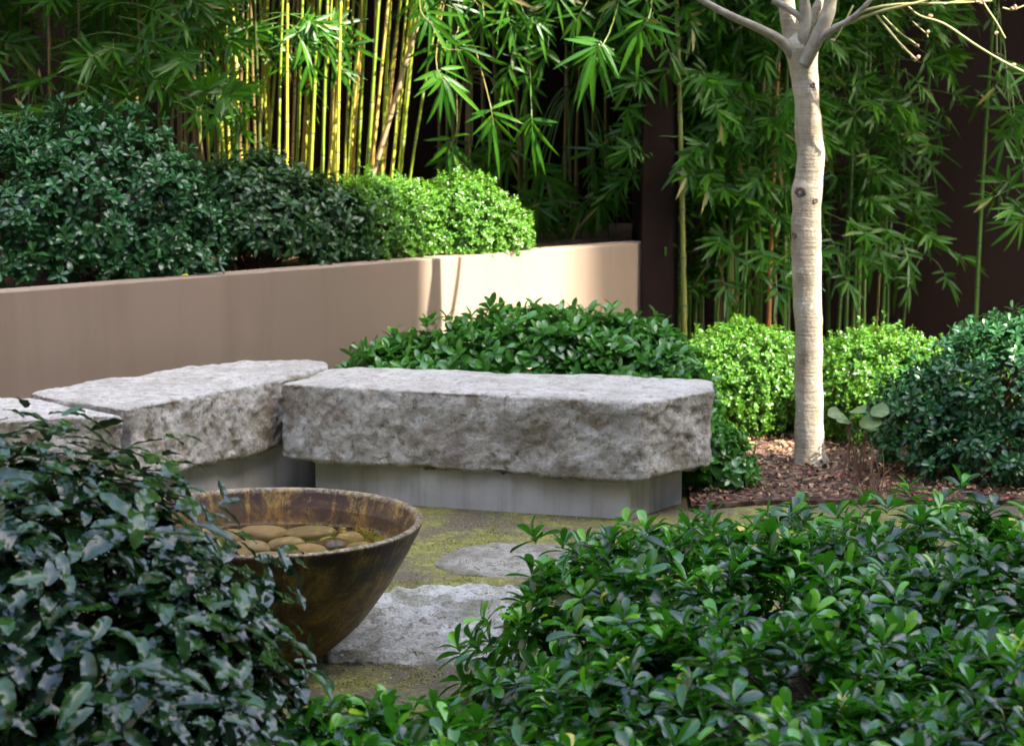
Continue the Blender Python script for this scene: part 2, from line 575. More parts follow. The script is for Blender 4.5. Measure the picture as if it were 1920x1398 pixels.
M['bark'] = mk_bark()
M['branchbark'] = stem_mat('branch_bark', (0.16, 0.14, 0.10), (0.30, 0.27, 0.20))
M['twig_green'] = stem_mat('green_twig', (0.22, 0.22, 0.07), (0.34, 0.32, 0.13))
M['bud'] = stem_mat('dry_bud', (0.22, 0.13, 0.085), (0.36, 0.24, 0.16))
M['knot'] = stem_mat('knot_bark', (0.05, 0.035, 0.025), (0.14, 0.10, 0.07))
M['stem'] = stem_mat('woody_stem', (0.06, 0.035, 0.022), (0.14, 0.085, 0.05))
M['stem_red'] = stem_mat('russet_stem', (0.13, 0.06, 0.035), (0.24, 0.13, 0.075))
M['steel'] = stem_mat('weathered_edging', (0.12, 0.115, 0.105), (0.20, 0.19, 0.175))

M['leaf_elae'] = leaf_mat('leaf_dark_holly', [(0, (0.003, 0.013, 0.004)), (0.5, (0.007, 0.030, 0.007)), (0.85, (0.026, 0.075, 0.010)), (0.985, (0.04, 0.08, 0.014)), (0.99, (0.30, 0.30, 0.24)), (1, (0.55, 0.52, 0.44))],
                          rough=0.13, transl=0.06, tcol=(0.05, 0.10, 0.02), back=(0.05, 0.06, 0.022), rib=(0.03, 0.05, 0.02), ribw=0.05, spec=0.36, backmix=0.7)
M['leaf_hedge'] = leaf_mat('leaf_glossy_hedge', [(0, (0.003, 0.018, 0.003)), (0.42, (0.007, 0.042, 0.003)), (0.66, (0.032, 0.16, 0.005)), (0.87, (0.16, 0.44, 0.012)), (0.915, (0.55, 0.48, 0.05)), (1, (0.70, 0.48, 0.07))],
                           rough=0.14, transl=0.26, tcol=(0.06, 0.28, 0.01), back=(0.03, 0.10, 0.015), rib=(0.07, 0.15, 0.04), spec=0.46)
M['leaf_blue'] = leaf_mat('leaf_blue_green', [(0, (0.008, 0.042, 0.014)), (0.5, (0.020, 0.088, 0.026)), (0.9, (0.04, 0.14, 0.034)), (1, (0.08, 0.21, 0.04))],
                          rough=0.2, transl=0.12, tcol=(0.05, 0.16, 0.04), back=(0.05, 0.10, 0.05), spec=0.36)
M['leaf_mid'] = leaf_mat('leaf_dull_green', [(0, (0.006, 0.028, 0.007)), (0.5, (0.014, 0.052, 0.012)), (1, (0.04, 0.10, 0.02))],
                         rough=0.32, transl=0.15, tcol=(0.05, 0.15, 0.03), back=(0.05, 0.09, 0.035), spec=0.35)
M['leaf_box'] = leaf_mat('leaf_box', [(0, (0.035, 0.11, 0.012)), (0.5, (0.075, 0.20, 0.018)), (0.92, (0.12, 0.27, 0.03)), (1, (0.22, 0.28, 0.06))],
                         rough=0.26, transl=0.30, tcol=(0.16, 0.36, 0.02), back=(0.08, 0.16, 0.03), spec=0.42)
M['leaf_vib'] = leaf_mat('leaf_viburnum', [(0, (0.020, 0.10, 0.010)), (0.5, (0.048, 0.19, 0.017)), (0.92, (0.09, 0.28, 0.025)), (1, (0.14, 0.28, 0.03))],
                         rough=0.24, transl=0.28, tcol=(0.08, 0.26, 0.03), back=(0.06, 0.14, 0.04), spec=0.6)
M['leaf_bamboo'] = leaf_mat('leaf_bamboo', [(0, (0.010, 0.055, 0.003)), (0.5, (0.025, 0.105, 0.005)), (0.975, (0.055, 0.165, 0.009)), (0.985, (0.28, 0.24, 0.07)), (1, (0.30, 0.24, 0.12))],
                            rough=0.34, transl=0.36, tcol=(0.12, 0.36, 0.008), back=(0.04, 0.13, 0.01), rib=(0.10, 0.22, 0.03), spec=0.25)
M['leaf_round'] = leaf_mat('leaf_round', [(0, (0.09, 0.17, 0.05)), (1, (0.16, 0.23, 0.08))], rough=0.5, transl=0.25, tcol=(0.2, 0.3, 0.08), back=(0.16, 0.2, 0.1), rib=(0.25, 0.28, 0.14), spec=0.4)
M['leaf_yellow'] = leaf_mat('leaf_yellow', [(0, (0.6, 0.45, 0.03)), (1, (0.7, 0.5, 0.05))], rough=0.5, transl=0.2, tcol=(0.6, 0.45, 0.03), back=(0.6, 0.45, 0.05), rib=(0.6, 0.45, 0.1))
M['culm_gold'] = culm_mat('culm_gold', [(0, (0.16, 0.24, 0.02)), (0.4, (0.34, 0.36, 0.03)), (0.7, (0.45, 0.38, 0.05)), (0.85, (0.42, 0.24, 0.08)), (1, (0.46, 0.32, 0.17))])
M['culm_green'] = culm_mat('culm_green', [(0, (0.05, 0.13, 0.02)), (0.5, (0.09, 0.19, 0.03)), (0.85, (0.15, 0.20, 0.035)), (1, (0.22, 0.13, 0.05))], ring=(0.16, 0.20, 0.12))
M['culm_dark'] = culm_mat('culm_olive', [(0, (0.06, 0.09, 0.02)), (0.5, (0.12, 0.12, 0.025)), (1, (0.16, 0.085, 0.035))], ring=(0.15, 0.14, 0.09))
M['culm_tan'] = culm_mat('culm_tan', [(0, (0.40, 0.27, 0.15)), (1, (0.46, 0.32, 0.19))])
M['culm_orange'] = culm_mat('culm_orange', [(0, (0.36, 0.15, 0.04)), (1, (0.36, 0.16, 0.05))])

# ------------------------------------------------------------------ ground and walls
g = prism('ground', [(-60, -60), (60, -60), (60, 60), (-60, 60)], -0.3, 0.0, M['ground'])
kind(g, 'structure')


def planter_line(t):                      # along the face of the planter wall
    A, B = np.array([-2.09, 7.93]), np.array([0.87, 10.60])
    return A + (B - A) * t


WD = unit(planter_line(1) - planter_line(0))
WN = np.array([-WD[1], WD[0]])            # into the planter
a, b_ = planter_line(-0.9), planter_line(.955)
w = prism('planter_wall', [tuple(a), tuple(b_), tuple(b_ + WN * .13), tuple(a + WN * .13)], -0.1, 0.85, M['wall'], bevel=0.006)
tag(w, 'smooth tan rendered planter wall running behind the stone bench', 'wall')
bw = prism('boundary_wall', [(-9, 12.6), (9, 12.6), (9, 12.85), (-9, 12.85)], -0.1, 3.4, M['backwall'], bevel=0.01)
tag(bw, 'rendered boundary wall behind the bamboo, its colour darkened to stand for shade', 'wall')
rw = prism('shade_wall', [(.695, 10.41), (.90, 10.49), (1.00, 12.58), (.78, 12.58)], -0.1, 3.4, M['backwall'], bevel=0.01)  # wall added where shade starts; the shade is put into its colour
tag(rw, 'wall standing in for shade, coloured near-black, at the right end of the planter wall', 'wall')
pa, pb = a + WN * .13, b_ + WN * .13
soil = prism('soil', [tuple(pa), tuple(pb), (.78, 12.58), (-9, 12.58), (-9, pa[1] - .2)], -0.05, 0.80, M['mulch'])
kind(soil, 'structure')

bed_poly = [at(1296, 958, z=0)[:2], at(1420, 947, z=0)[:2], at(1700, 945, z=0)[:2], at(2100, 950, z=0)[:2], (4.5, 12.58), (1.03, 12.58), (.93, 10.46), tuple(b_ + WD * 0), (0.35, 9.9), (-.6, 8.9), (-.2, 8.45), (.75, 8.1)]
bed = prism('garden_bed', [tuple(p) for p in bed_poly], -0.02, 0.02, M['mulch'])
kind(bed, 'structure')
# two blockers added out of view to cast shade, with a gap for the sun
trunk_xy = np.array([1.32, 8.62])
SH = np.array([SUN_H.x, SUN_H.y])
SN = np.array([0.485, 0.875])
SN = SN / np.linalg.norm(SN)
s_trunk = trunk_xy @ SN


def blocker(label, s0, s1, dist, h, depth=3.0):
    base = trunk_xy + SH * dist - SN * s_trunk
    p0, p1 = base + SN * s0, base + SN * s1
    t = empty('blocker', label, 'blocker', (*((p0 + p1) / 2), 0))
    off = (p0 + p1) / 2
    q = [p0, p1, p1 + SH * depth, p0 + SH * depth]
    prism('wall', [tuple(x - off) for x in q], -0.1, h, M['blocker_grey'], t, 0.02)
    e = 0.25
    d = unit(p1 - p0)
    rq = [p0 - d * 0.0 , p1 + d * 0.0, p1 + SH * depth, p0 + SH * depth]
    prism('blocker_top', [tuple(x - off) for x in rq], h, h + 0.25, M['concrete'], t, 0.01)
    return t


EDGE_A, EDGE_B = 8.05, 9.05
blocker('added unseen grey building right of the camera that shades the foreground', EDGE_A - 14, EDGE_A, 8.0, 17.0)
blocker('added unseen grey building further right beyond a narrow gap', EDGE_B, EDGE_B + 30, 26.0, 33.0)

t_ = empty('blocker', 'added grey building closing the garden on the left, outside the picture', 'blocker', (-9.5, 2, 0))  # added out of view to cut sky light and deepen contrast
prism('wall', [(-1, -14), (0, -14), (0, 14), (-1, 14)], -0.1, 13.0, M['blocker_grey'], t_, .02)
prism('blocker_top', [(-1, -14), (0, -14), (0, 14), (-1, 14)], 13.0, 13.2, M['concrete'], t_, .01)
t_ = empty('blocker', 'added unseen grey building behind the camera', 'blocker', (0, -7, 0))  # added behind the camera to narrow the open sky
prism('wall', [(-9.4, -1), (6, -1), (6, 0), (-9.4, 0)], -0.1, 16.0, M['blocker_grey'], t_, .02)
prism('blocker_top', [(-9.4, -1), (6, -1), (6, 0), (-9.4, 0)], 16.0, 16.2, M['concrete'], t_, .01)


t_ = empty('blocker', 'added unseen grey building rising behind the boundary wall, above the picture', 'blocker', (0, 14.2, 0))  # added above view to keep low sky off leaves and bamboo
prism('wall', [(-9.4, 0), (12, 0), (12, 1), (-9.4, 1)], -0.1, 11.0, M['blocker_grey'], t_, .02)
prism('blocker_top', [(-9.4, 0), (12, 0), (12, 1), (-9.4, 1)], 11.0, 11.2, M['concrete'], t_, .01)


# ------------------------------------------------------------------ stones
def boulder(name, poly, z0, z1, mat, label, amp=1.0, seed=0, tilt=0.0, zvar=None):
    poly = np.array(poly, float)
    c = poly.mean(0)
    # resample the outline with rounded corners
    P = np.vstack([poly, poly[:1]])
    seg = np.linalg.norm(np.diff(P, axis=0), axis=1)
    cum = np.concatenate([[0], np.cumsum(seg)])
    m = 400
    s = np.linspace(0, cum[-1], m, endpoint=False)
    ring = np.stack([np.interp(s, cum, P[:, 0]), np.interp(s, cum, P[:, 1])], 1)
    for _ in range(3):
        ring = (np.roll(ring, 1, 0) + ring * 2 + np.roll(ring, -1, 0)) / 4
    ring -= c
    h = z1 - z0
    layers = []
    rr = 0.014
    for k in np.linspace(0.0, 0.94, 14):
        layers.append((z0, k))
    for a_ in np.linspace(0, math.pi / 2, 5)[:-1]:
        layers.append((z0 + rr - rr * math.cos(a_), 1 - (1 - math.sin(a_)) * 0.06))
    for k in np.linspace(rr, h - rr, 32):
        layers.append((z0 + k, 1.0))
    for a_ in np.linspace(0, math.pi / 2, 6)[1:]:
        layers.append((z1 - rr + rr * math.sin(a_), 1 - (1 - math.cos(a_)) * 0.06))
    for k in np.linspace(0.93, 0.0, 34):
        layers.append((z1, k))
    L = len(layers)
    V = np.zeros((L, m, 3))
    for i, (z, k) in enumerate(layers):
        V[i, :, :2] = ring * k
        V[i, :, 2] = z
    idx = np.arange(L * m).reshape(L, m)
    nx = np.roll(idx, -1, 1)
    Q = np.stack([idx[:-1], nx[:-1], nx[1:], idx[1:]], -1).reshape(-1, 4)
    V = V.reshape(-1, 3)
    me = np_mesh(name, V, Q)
    nrm = np.zeros(len(V) * 3, np.float32)
    me.vertices.foreach_get("normal", nrm)
    nrm = nrm.reshape(-1, 3)
    nrm[np.linalg.norm(nrm, axis=1) < .5] = (0, 0, 1)
    off = Vector((seed * 13.1, seed * 7.3, seed * 3.7))
    out = V.copy()
    for i in range(len(V)):
        p = Vector(V[i]) + off
        d_ = 0.017 * mnoise.fractal(p * 2.6, 1.0, 2.0, 2)
        d_ += 0.009 * mnoise.fractal(p * 8, 0.8, 2.1, 3)
        rg = mnoise.ridged_multi_fractal(p * 6.5, 0.9, 2.0, 4, 1.0, 2.0)
        d_ += 0.006 * (rg - 1.0)
        vd = mnoise.voronoi(p * 9)[0]
        d_ += 0.014 * (min(.35, vd[1] - vd[0]) - .2) * (0.5 + mnoise.noise(p * 3))
        d_ += 0.005 * mnoise.fractal(p * 30, 0.6, 2.0, 4)
        up = abs(nrm[i][2])
        kk = amp * (1 - 0.55 * up) if V[i][2] > (z0 + z1) / 2 else amp * (1 + 0.2 * up)
        out[i] = V[i] + nrm[i] * d_ * kk
    if zvar is not None:
        out = zvar(out)
    # welded poles stay at one place
    out[:m] = out[:m].mean(0)
    out[-m:] = out[-m:].mean(0)
    me.vertices.foreach_set("co", out.astype(np.float32).ravel())
    me.update()
    o = link(name, me, mat)
    o.location = (c[0], c[1], 0)
    return tag(o, label, 'stone bench', 'rough stone blocks forming the curved bench')


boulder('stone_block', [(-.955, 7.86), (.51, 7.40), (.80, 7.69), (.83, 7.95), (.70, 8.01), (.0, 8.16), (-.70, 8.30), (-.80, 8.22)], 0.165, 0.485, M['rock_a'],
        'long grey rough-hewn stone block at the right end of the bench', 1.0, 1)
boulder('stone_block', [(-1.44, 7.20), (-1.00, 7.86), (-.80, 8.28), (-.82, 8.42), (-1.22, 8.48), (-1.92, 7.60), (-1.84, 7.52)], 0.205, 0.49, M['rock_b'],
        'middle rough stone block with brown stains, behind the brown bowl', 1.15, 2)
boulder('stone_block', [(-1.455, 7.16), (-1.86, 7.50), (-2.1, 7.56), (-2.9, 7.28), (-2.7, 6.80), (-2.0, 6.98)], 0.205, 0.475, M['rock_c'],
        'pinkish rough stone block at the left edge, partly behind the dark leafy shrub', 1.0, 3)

pl = prism('plinth', [(-.82, 7.92), (-.35, 7.715), (.05, 7.59), (.465, 7.475), (.695, 7.78), (.62, 7.93), (-.62, 8.16)], -0.05, 0.185, M['concrete'], bevel=0.006)
tag(pl, 'long pale concrete plinth under the right stone block', 'plinth')
pl = prism('plinth', [(-1.40, 7.36), (-.985, 7.98), (-.66, 8.20), (-.72, 8.42), (-1.25, 8.34), (-1.80, 7.58)], -0.05, 0.215, M['concrete'], bevel=0.006)
tag(pl, 'short concrete plinth under the middle stone block, behind the bowl rim', 'plinth')
pl = prism('plinth', [(-1.50, 7.24), (-1.86, 7.46), (-2.75, 7.25), (-2.6, 6.88), (-2.0, 7.06)], -0.05, 0.215, M['concrete'], bevel=0.006)
tag(pl, 'concrete plinth under the left stone block', 'plinth')


def slab(poly, top, label, seed, rough):
    poly = np.array(poly)
    c = poly.mean(0)
    P = np.vstack([poly, poly[:1]])
    cum = np.concatenate([[0], np.cumsum(np.linalg.norm(np.diff(P, axis=0), axis=1))])
    m = 150
    s = np.linspace(0, cum[-1], m, endpoint=False)
    ring = np.stack([np.interp(s, cum, P[:, 0]), np.interp(s, cum, P[:, 1])], 1)
    for _ in range(6):
        ring = (np.roll(ring, 1, 0) + ring * 2 + np.roll(ring, -1, 0)) / 4
    ring -= c
    layers = [(-.04, 1.0), (top - .012, 1.0), (top - .003, .985)] + [(top, k) for k in np.linspace(.96, 0, 40)]
    V = np.zeros((len(layers), m, 3))
    for i, (z, k) in enumerate(layers):
        V[i, :, :2] = ring * k
        V[i, :, 2] = z
        for j in range(m):
            p = Vector((V[i, j, 0] + seed, V[i, j, 1], 0))
            wob = 0.05 * mnoise.fractal(p * 7, 1, 2, 3)
            V[i, j, :2] *= 1 + wob
            if i > 0:
                V[i, j, 2] += rough * (0.010 * mnoise.fractal(p * 11, .8, 2, 3) + 0.007 * mnoise.fractal(p * 38, .8, 2, 3))
    V[-1] = V[-1].mean(0)
    idx = np.arange(len(layers) * m).reshape(len(layers), m)
    nx = np.roll(idx, -1, 1)
    Q = np.stack([idx[:-1], nx[:-1], nx[1:], idx[1:]], -1).reshape(-1, 4)
    o = link('paving_stone', np_mesh('paving_stone', V.reshape(-1, 3), Q), M['slab_rough' if rough > .8 else 'slab'])
    o.location = (c[0], c[1], 0)
    tag(o, label, 'paving stone', 'stone slabs set in the mossy ground')


def gp(*pts):
    return [at(x, y, z=0.015)[:2] for x, y in pts]


slab(gp((808, 1052), (850, 1026), (920, 1012), (1040, 1014), (1120, 1030), (1090, 1068), (960, 1076), (850, 1070)), 0.008, 'smooth grey paving slab in moss in front of the bench plinth', 1.3, 0.45)
slab(gp((600, 1236), (660, 1150), (730, 1102), (800, 1094), (980, 1100), (1050, 1160), (980, 1236), (800, 1240)), 0.012, 'rough pale paving slab right beside the brown bowl', 5.2, 1.7)
slab(gp((150, 1040), (250, 985), (400, 975), (420, 1010), (300, 1080), (170, 1090)), 0.018, 'grey paving slab hidden behind the dark leafy shrub', 9.2, 0.6)

# ------------------------------------------------------------------ bowl with water and pebbles
BC = np.array([-.724, 5.61])
bt = empty('water_bowl', 'large brown glazed bowl filled with water and pebbles', 'bowl', (BC[0], BC[1], 0))


def lathe(name, prof, mat, parent=None, seg=128, wob=0.0):
    prof = np.array(prof, float)
    ang = np.linspace(0, 2 * math.pi, seg, endpoint=False)
    V = np.stack([prof[:, None, 0] * np.cos(ang), prof[:, None, 0] * np.sin(ang), np.repeat(prof[:, 1:2], seg, 1)], -1)
    if wob:
        for i in range(V.shape[0]):
            for j in range(seg):
                p = Vector(V[i, j]) * 3
                V[i, j, :2] *= 1 + wob * mnoise.noise(p)
                V[i, j, 2] += wob * 0.35 * mnoise.noise(Vector((p.x * 1.3, p.y * 1.3, 5)))
    idx = np.arange(len(prof) * seg).reshape(len(prof), seg)
    nx = np.roll(idx, -1, 1)
    Q = np.stack([idx[:-1], nx[:-1], nx[1:], idx[1:]], -1).reshape(-1, 4)
    return link(name, np_mesh(name, V.reshape(-1, 3), Q), mat, parent)


outer = curve([(.001, 0.0), (.13, 0.0), (.15, .008), (.20, .045), (.275, .115), (.345, .205), (.400, .295), (.442, .375), (.460, .415)], 46)
rim = curve([(.460, .415), (.461, .422), (.455, .426), (.444, .426), (.438, .420)], 12)
inner = curve([(.438, .420), (.420, .375), (.375, .28), (.31, .19), (.22, .10), (.1, .05), (.001, .045)], 36)
lathe('bowl_body', np.vstack([outer, rim[1:], inner[1:]]), M['bowl'], bt, 128, 0.012)

WZ = 0.368
bub = at(626, 1012, z=WZ + .01)[:2] - BC
bm = bmesh.new()
NR, NA = 60, 128
grid = []
for i in range(NR + 1):
    r_ = 0.4195 * i / NR
    row = []
    for j in range(NA):
        x, y = r_ * math.cos(2 * math.pi * j / NA), r_ * math.sin(2 * math.pi * j / NA)
        dd = math.hypot(x - bub[0], y - bub[1])
        z = 0.016 * max(0, 1 - (dd / 0.042) ** 2) ** 0.6 + (0.0035 * math.cos(dd * 150) * math.exp(-dd * 16) if dd > .042 else 0)
        row.append((x, y, z))
    grid.append(row)
V = np.array(grid).reshape(-1, 3)
V[:NA] = V[:NA].mean(0)
idx = np.arange((NR + 1) * NA).reshape(NR + 1, NA)
nx = np.roll(idx, -1, 1)
Q = np.stack([idx[:-1], idx[1:], nx[1:], nx[:-1]], -1).reshape(-1, 4)
wo_ = link('water', np_mesh('water', V, Q), M['water'])
wo_.location = (BC[0], BC[1], WZ)
kind(wo_, 'structure')


def pebble_mesh(seed):
    bm = bmesh.new()
    bmesh.ops.create_icosphere(bm, subdivisions=4, radius=1.0)
    for v in bm.verts:
        p = v.co.copy()
        k = 1 + 0.14 * mnoise.noise(p * 1.1 + Vector((seed * 5, 0, 0)))
        v.co = Vector((math.copysign(abs(p.x) ** .9, p.x), math.copysign(abs(p.y) ** .9, p.y), p.z)) * k
    me = bpy.data.meshes.new('pebble')
    bm.to_mesh(me)
    bm.free()
    me.polygons.foreach_set('use_smooth', np.ones(len(me.polygons), dtype=bool))
    return me


PM = [pebble_mesh(i) for i in range(5)]
for p_ in PM:
    p_.materials.append(M['pebble'])
pebs = [(578, 992, .090, 5, .343), (490, 994, .082, -8, .342), (655, 1006, .045, 20, .336), (535, 1013, .058, 10, .338), (470, 1022, .062, -15, .338), (578, 1030, .066, 12, .338),
        (672, 1022, .042, -5, .336), (628, 1045, .058, 5, .334), (510, 1046, .070, -10, .336), (438, 1038, .06, 30, .336), (580, 1060, .064, 8, .334), (428, 1003, .06, 5, .338),
        (520, 1074, .07, -20, .333), (395, 1022, .065, 0, .334), (360, 1006, .07, 10, .334), (450, 1064, .06, 20, .333), (612, 1014, .03, 40, .332), (405, 1050, .05, -30, .332), (330, 985, .06, 20, .332)]
for i, (x, y, ln, rz, z) in enumerate(pebs):
    p = at(x, y, z=z)
    q = p[:2] - BC
    rmax = .30 + (z - .19) * .72 - .07
    if np.linalg.norm(q) > rmax:
        q = q / np.linalg.norm(q) * rmax
    o = bpy.data.objects.new('pebble', PM[i % 5])
    COL.objects.link(o)
    o.location = (q[0] + BC[0], q[1] + BC[1], z - .012)
    o.scale = (ln, ln * (.50 + .14 * ((i * 7) % 5) / 5), .022 + .004 * (i % 3))
    o.rotation_euler = (R((i * 5) % 7 - 3), R((i * 3) % 9 - 4), R(rz))
    lab = 'smooth tan pebble lying under the water in the brown bowl'
    if i == 0:
        lab = 'largest smooth tan pebble under the water, nearest the back of the bowl'
    tag(o, lab, 'pebble', 'pebbles in the water bowl')


# ------------------------------------------------------------------ shrubs
def lumps(dirs, seed, amp, freq):
    o = Vector((seed * 3.1, seed * 1.7, seed))
    return np.array([1 + amp * mnoise.fractal(Vector(d) * freq + o, 0.8, 2.0, 3) for d in dirs])


def shrub_points(ells, n, shell, seed, amp=.10, freq=2.2, zmin=-0.3):
    """points and normals on a union of lumpy ellipsoids"""
    vol = np.array([e[3] * e[4] + e[3] * e[5] + e[4] * e[5] for e in ells])
    cnt = np.maximum(1, (n * vol / vol.sum()).astype(int))
    P, Nn = [], []
    for k, (e, m) in enumerate(zip(ells, cnt)):
        d = unit(rng.normal(size=(m * 2, 3)))
        d = d[d[:, 2] > zmin][:m]
        c, r = np.array(e[:3]), np.array(e[3:6])
        rad = lumps(d, seed + k, amp, freq) * (shell[0] + (shell[1] - shell[0]) * rng.random(len(d)) ** .6)
        p = c + d * r * rad[:, None]
        nn = unit(d / r)
        keep = np.ones(len(p), bool)
        for j, f in enumerate(ells):
            if j != k:
                q = (p - np.array(f[:3])) / np.array(f[3:6])
                keep &= np.linalg.norm(q, axis=1) > 0.80
        keep &= p[:, 2] > 0.015
        P.append(p[keep])
        Nn.append(nn[keep])
    return np.concatenate(P), np.concatenate(Nn)


def rosettes(lv, P, Nn, k, L, W, elev=(25, 80), up=0.6, jit=0.35, bend=(0.2, 0.9), shoot=0.02, lvar=.25):
    n = len(P)
    axis = unit(Nn + np.array([0, 0, up]) + rng.normal(size=(n, 3)) * jit)
    ref = unit(np.cross(axis, rng.normal(size=(n, 3))))
    ref2 = np.cross(axis, ref)
    off = rng.random(n) * 6.28
    rsz = 1 + lvar * (rng.random(n) - .5)
    shade = rng.random(n)
    for i in range(k):
        phi = off + i * 2.399 + rng.normal(size=n) * .25
        f = (i + .5) / k
        e = np.radians(elev[0] + (elev[1] - elev[0]) * (1 - f) + rng.normal(size=n) * 9)
        radial = ref * np.cos(phi)[:, None] + ref2 * np.sin(phi)[:, None]
        d = axis * np.cos(e)[:, None] + radial * np.sin(e)[:, None]
        nn = axis * np.sin(e)[:, None] - radial * np.cos(e)[:, None]
        nn = nn + rng.normal(size=(n, 3)) * .18
        l = L * rsz * (1 - .35 * f) * (1 + lvar * (rng.random(n) - .5))
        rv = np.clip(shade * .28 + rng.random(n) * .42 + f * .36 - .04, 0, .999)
        lv.add(P + axis * (shoot * f), d, nn, l, l * (W / L), bend[0] + (bend[1] - bend[0]) * rng.random(n), rv)


def stems(parent, base, P, count, r0, mat, droop=0.0):
    tb = Tubes()
    sel = rng.choice(len(P), size=min(count, len(P)), replace=False)
    base = np.array(base, float)
    for i in sel:
        e = P[i]
        b0 = base + np.array([*(rng.normal(size=2) * .05), 0])
        mid = b0 * .5 + e * .5 + np.array([0, 0, .06]) + rng.normal(size=3) * .03
        if mid[2] < .02: mid[2] = .02
        pts = curve([b0, mid, e], 8)
        tb.add(pts, np.linspace(r0, r0 * .25, len(pts)), 5)
    return tb.build('stem', mat, parent)


def shrub(name, label, cat, loc, ells, n, mat, profile, L, W, k=6, group=None, shells=((.93, 1.03), (.72, .92), (1.03, 1.16)), dens=(1, .7, .08), elev=(25, 80), up=.6, jit=.35, bend=(.2, .9), amp=.10, freq=2.2, seed=1, fold=.25, wave=0, cols=3, shoot=.02, stem=(60, .006), smat='stem', zmin=-.3, lvar=.25):
    """ells in world coordinates; loc is the shrub's base"""
    global rng
    rng = np.random.default_rng(seed * 77 + 5)
    t = empty(name, label, cat, loc, group)
    loc = np.array(loc, float)
    lv = Leaves()
    allP = []
    for (sh, dn) in zip(shells, dens):
        P, Nn = shrub_points(ells, int(n * dn), sh, seed, amp, freq, zmin)
        P = P[:] - loc
        rosettes(lv, P, Nn, k, L, W, elev, up, jit, bend, shoot, lvar)
        allP.append(P)
    lv.build('foliage', mat, t, profile, fold, wave, cols)
    if stem:
        stems(t, (0, 0, 0), np.concatenate(allP), stem[0], stem[1], M[smat])
    return t


for nm_, cx, cy, rx, ry in [('hedge', 1.2, 4.55, 1.35, 1.15), ('holly', -1.25, 4.3, .85, .6), ('low', -.2, 3.85, .5, .5)]:
    n_ = 40
    kind(prism('soil', [(cx + rx * (1 + .06 * math.sin(5 * q)) * math.cos(q), cy + ry * (1 + .05 * math.cos(7 * q)) * math.sin(q)) for q in np.linspace(0, 6.283, n_, endpoint=False)], -.02, .006, M['mulch']), 'structure')
# front right glossy hedge
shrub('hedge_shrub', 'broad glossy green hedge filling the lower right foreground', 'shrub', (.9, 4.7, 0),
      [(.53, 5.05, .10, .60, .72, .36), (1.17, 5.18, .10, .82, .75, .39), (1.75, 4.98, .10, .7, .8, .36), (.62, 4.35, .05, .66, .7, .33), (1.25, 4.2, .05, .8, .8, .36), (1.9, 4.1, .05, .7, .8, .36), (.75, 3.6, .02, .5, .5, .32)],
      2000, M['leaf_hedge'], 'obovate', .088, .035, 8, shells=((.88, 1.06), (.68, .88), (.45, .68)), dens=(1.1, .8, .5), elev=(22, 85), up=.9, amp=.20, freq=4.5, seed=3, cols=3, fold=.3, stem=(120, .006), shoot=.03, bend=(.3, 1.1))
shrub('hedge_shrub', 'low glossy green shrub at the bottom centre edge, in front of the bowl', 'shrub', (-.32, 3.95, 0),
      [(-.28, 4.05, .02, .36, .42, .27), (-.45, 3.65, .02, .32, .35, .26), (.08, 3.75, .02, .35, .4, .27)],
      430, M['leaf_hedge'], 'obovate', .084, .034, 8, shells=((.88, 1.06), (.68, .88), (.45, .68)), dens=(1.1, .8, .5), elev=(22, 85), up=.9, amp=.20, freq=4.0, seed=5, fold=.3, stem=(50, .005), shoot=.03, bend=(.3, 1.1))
# front left dark holly-like shrub
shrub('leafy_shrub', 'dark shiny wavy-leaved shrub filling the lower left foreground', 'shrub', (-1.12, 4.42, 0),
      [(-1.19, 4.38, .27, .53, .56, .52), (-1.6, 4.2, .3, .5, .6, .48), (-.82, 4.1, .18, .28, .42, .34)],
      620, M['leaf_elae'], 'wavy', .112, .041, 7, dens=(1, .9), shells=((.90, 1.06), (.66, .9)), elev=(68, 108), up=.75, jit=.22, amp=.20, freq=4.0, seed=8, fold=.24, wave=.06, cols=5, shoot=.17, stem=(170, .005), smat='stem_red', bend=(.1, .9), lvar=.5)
# planter shrubs
shrub('rounded_shrub', 'large dark blue-green rounded shrub at the left end of the planter', 'shrub', (-1.95, 8.75, .8),
      [(-1.93, 8.92, 1.04, .56, .5, .52), (-2.35, 8.80, 1.0, .55, .5, .50), (-2.0, 8.80, .88, .60, .34, .20), (-1.70, 8.98, .95, .36, .4, .36)],
      1500, M['leaf_blue'], 'obovate', .060, .023, 8, elev=(25, 85), up=.45, dens=(1.1, .8, .02), amp=.15, freq=4.5, seed=11, stem=(60, .007))
shrub('rounded_shrub', 'mid-sized dull green shrub with flat leaves in the middle of the planter', 'shrub', (-1.24, 9.36, .8),
      [(-1.24, 9.40, .92, .36, .36, .38), (-1.02, 9.52, .87, .32, .34, .33)],
      900, M['leaf_mid'], 'oval', .060, .026, 6, elev=(50, 105), up=.3, amp=.16, freq=4.5, zmin=0.0, seed=13, stem=(90, .005), smat='stem_red', shoot=.06)
shrub('box_ball', 'sunlit bright green clipped box shrub, left one of the planter pair', 'shrub', (-.62, 9.72, .8),
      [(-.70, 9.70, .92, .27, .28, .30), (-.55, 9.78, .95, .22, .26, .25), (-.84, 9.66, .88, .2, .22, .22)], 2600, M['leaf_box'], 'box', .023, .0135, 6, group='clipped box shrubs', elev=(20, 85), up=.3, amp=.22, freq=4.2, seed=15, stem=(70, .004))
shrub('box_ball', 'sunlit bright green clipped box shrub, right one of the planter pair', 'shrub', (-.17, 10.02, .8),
      [(-.26, 9.94, .93, .23, .25, .29), (-.12, 10.02, .89, .21, .22, .22)], 2200, M['leaf_box'], 'box', .023, .0135, 6, group='clipped box shrubs', elev=(20, 85), up=.3, amp=.22, freq=4.2, seed=16, stem=(70, .004))
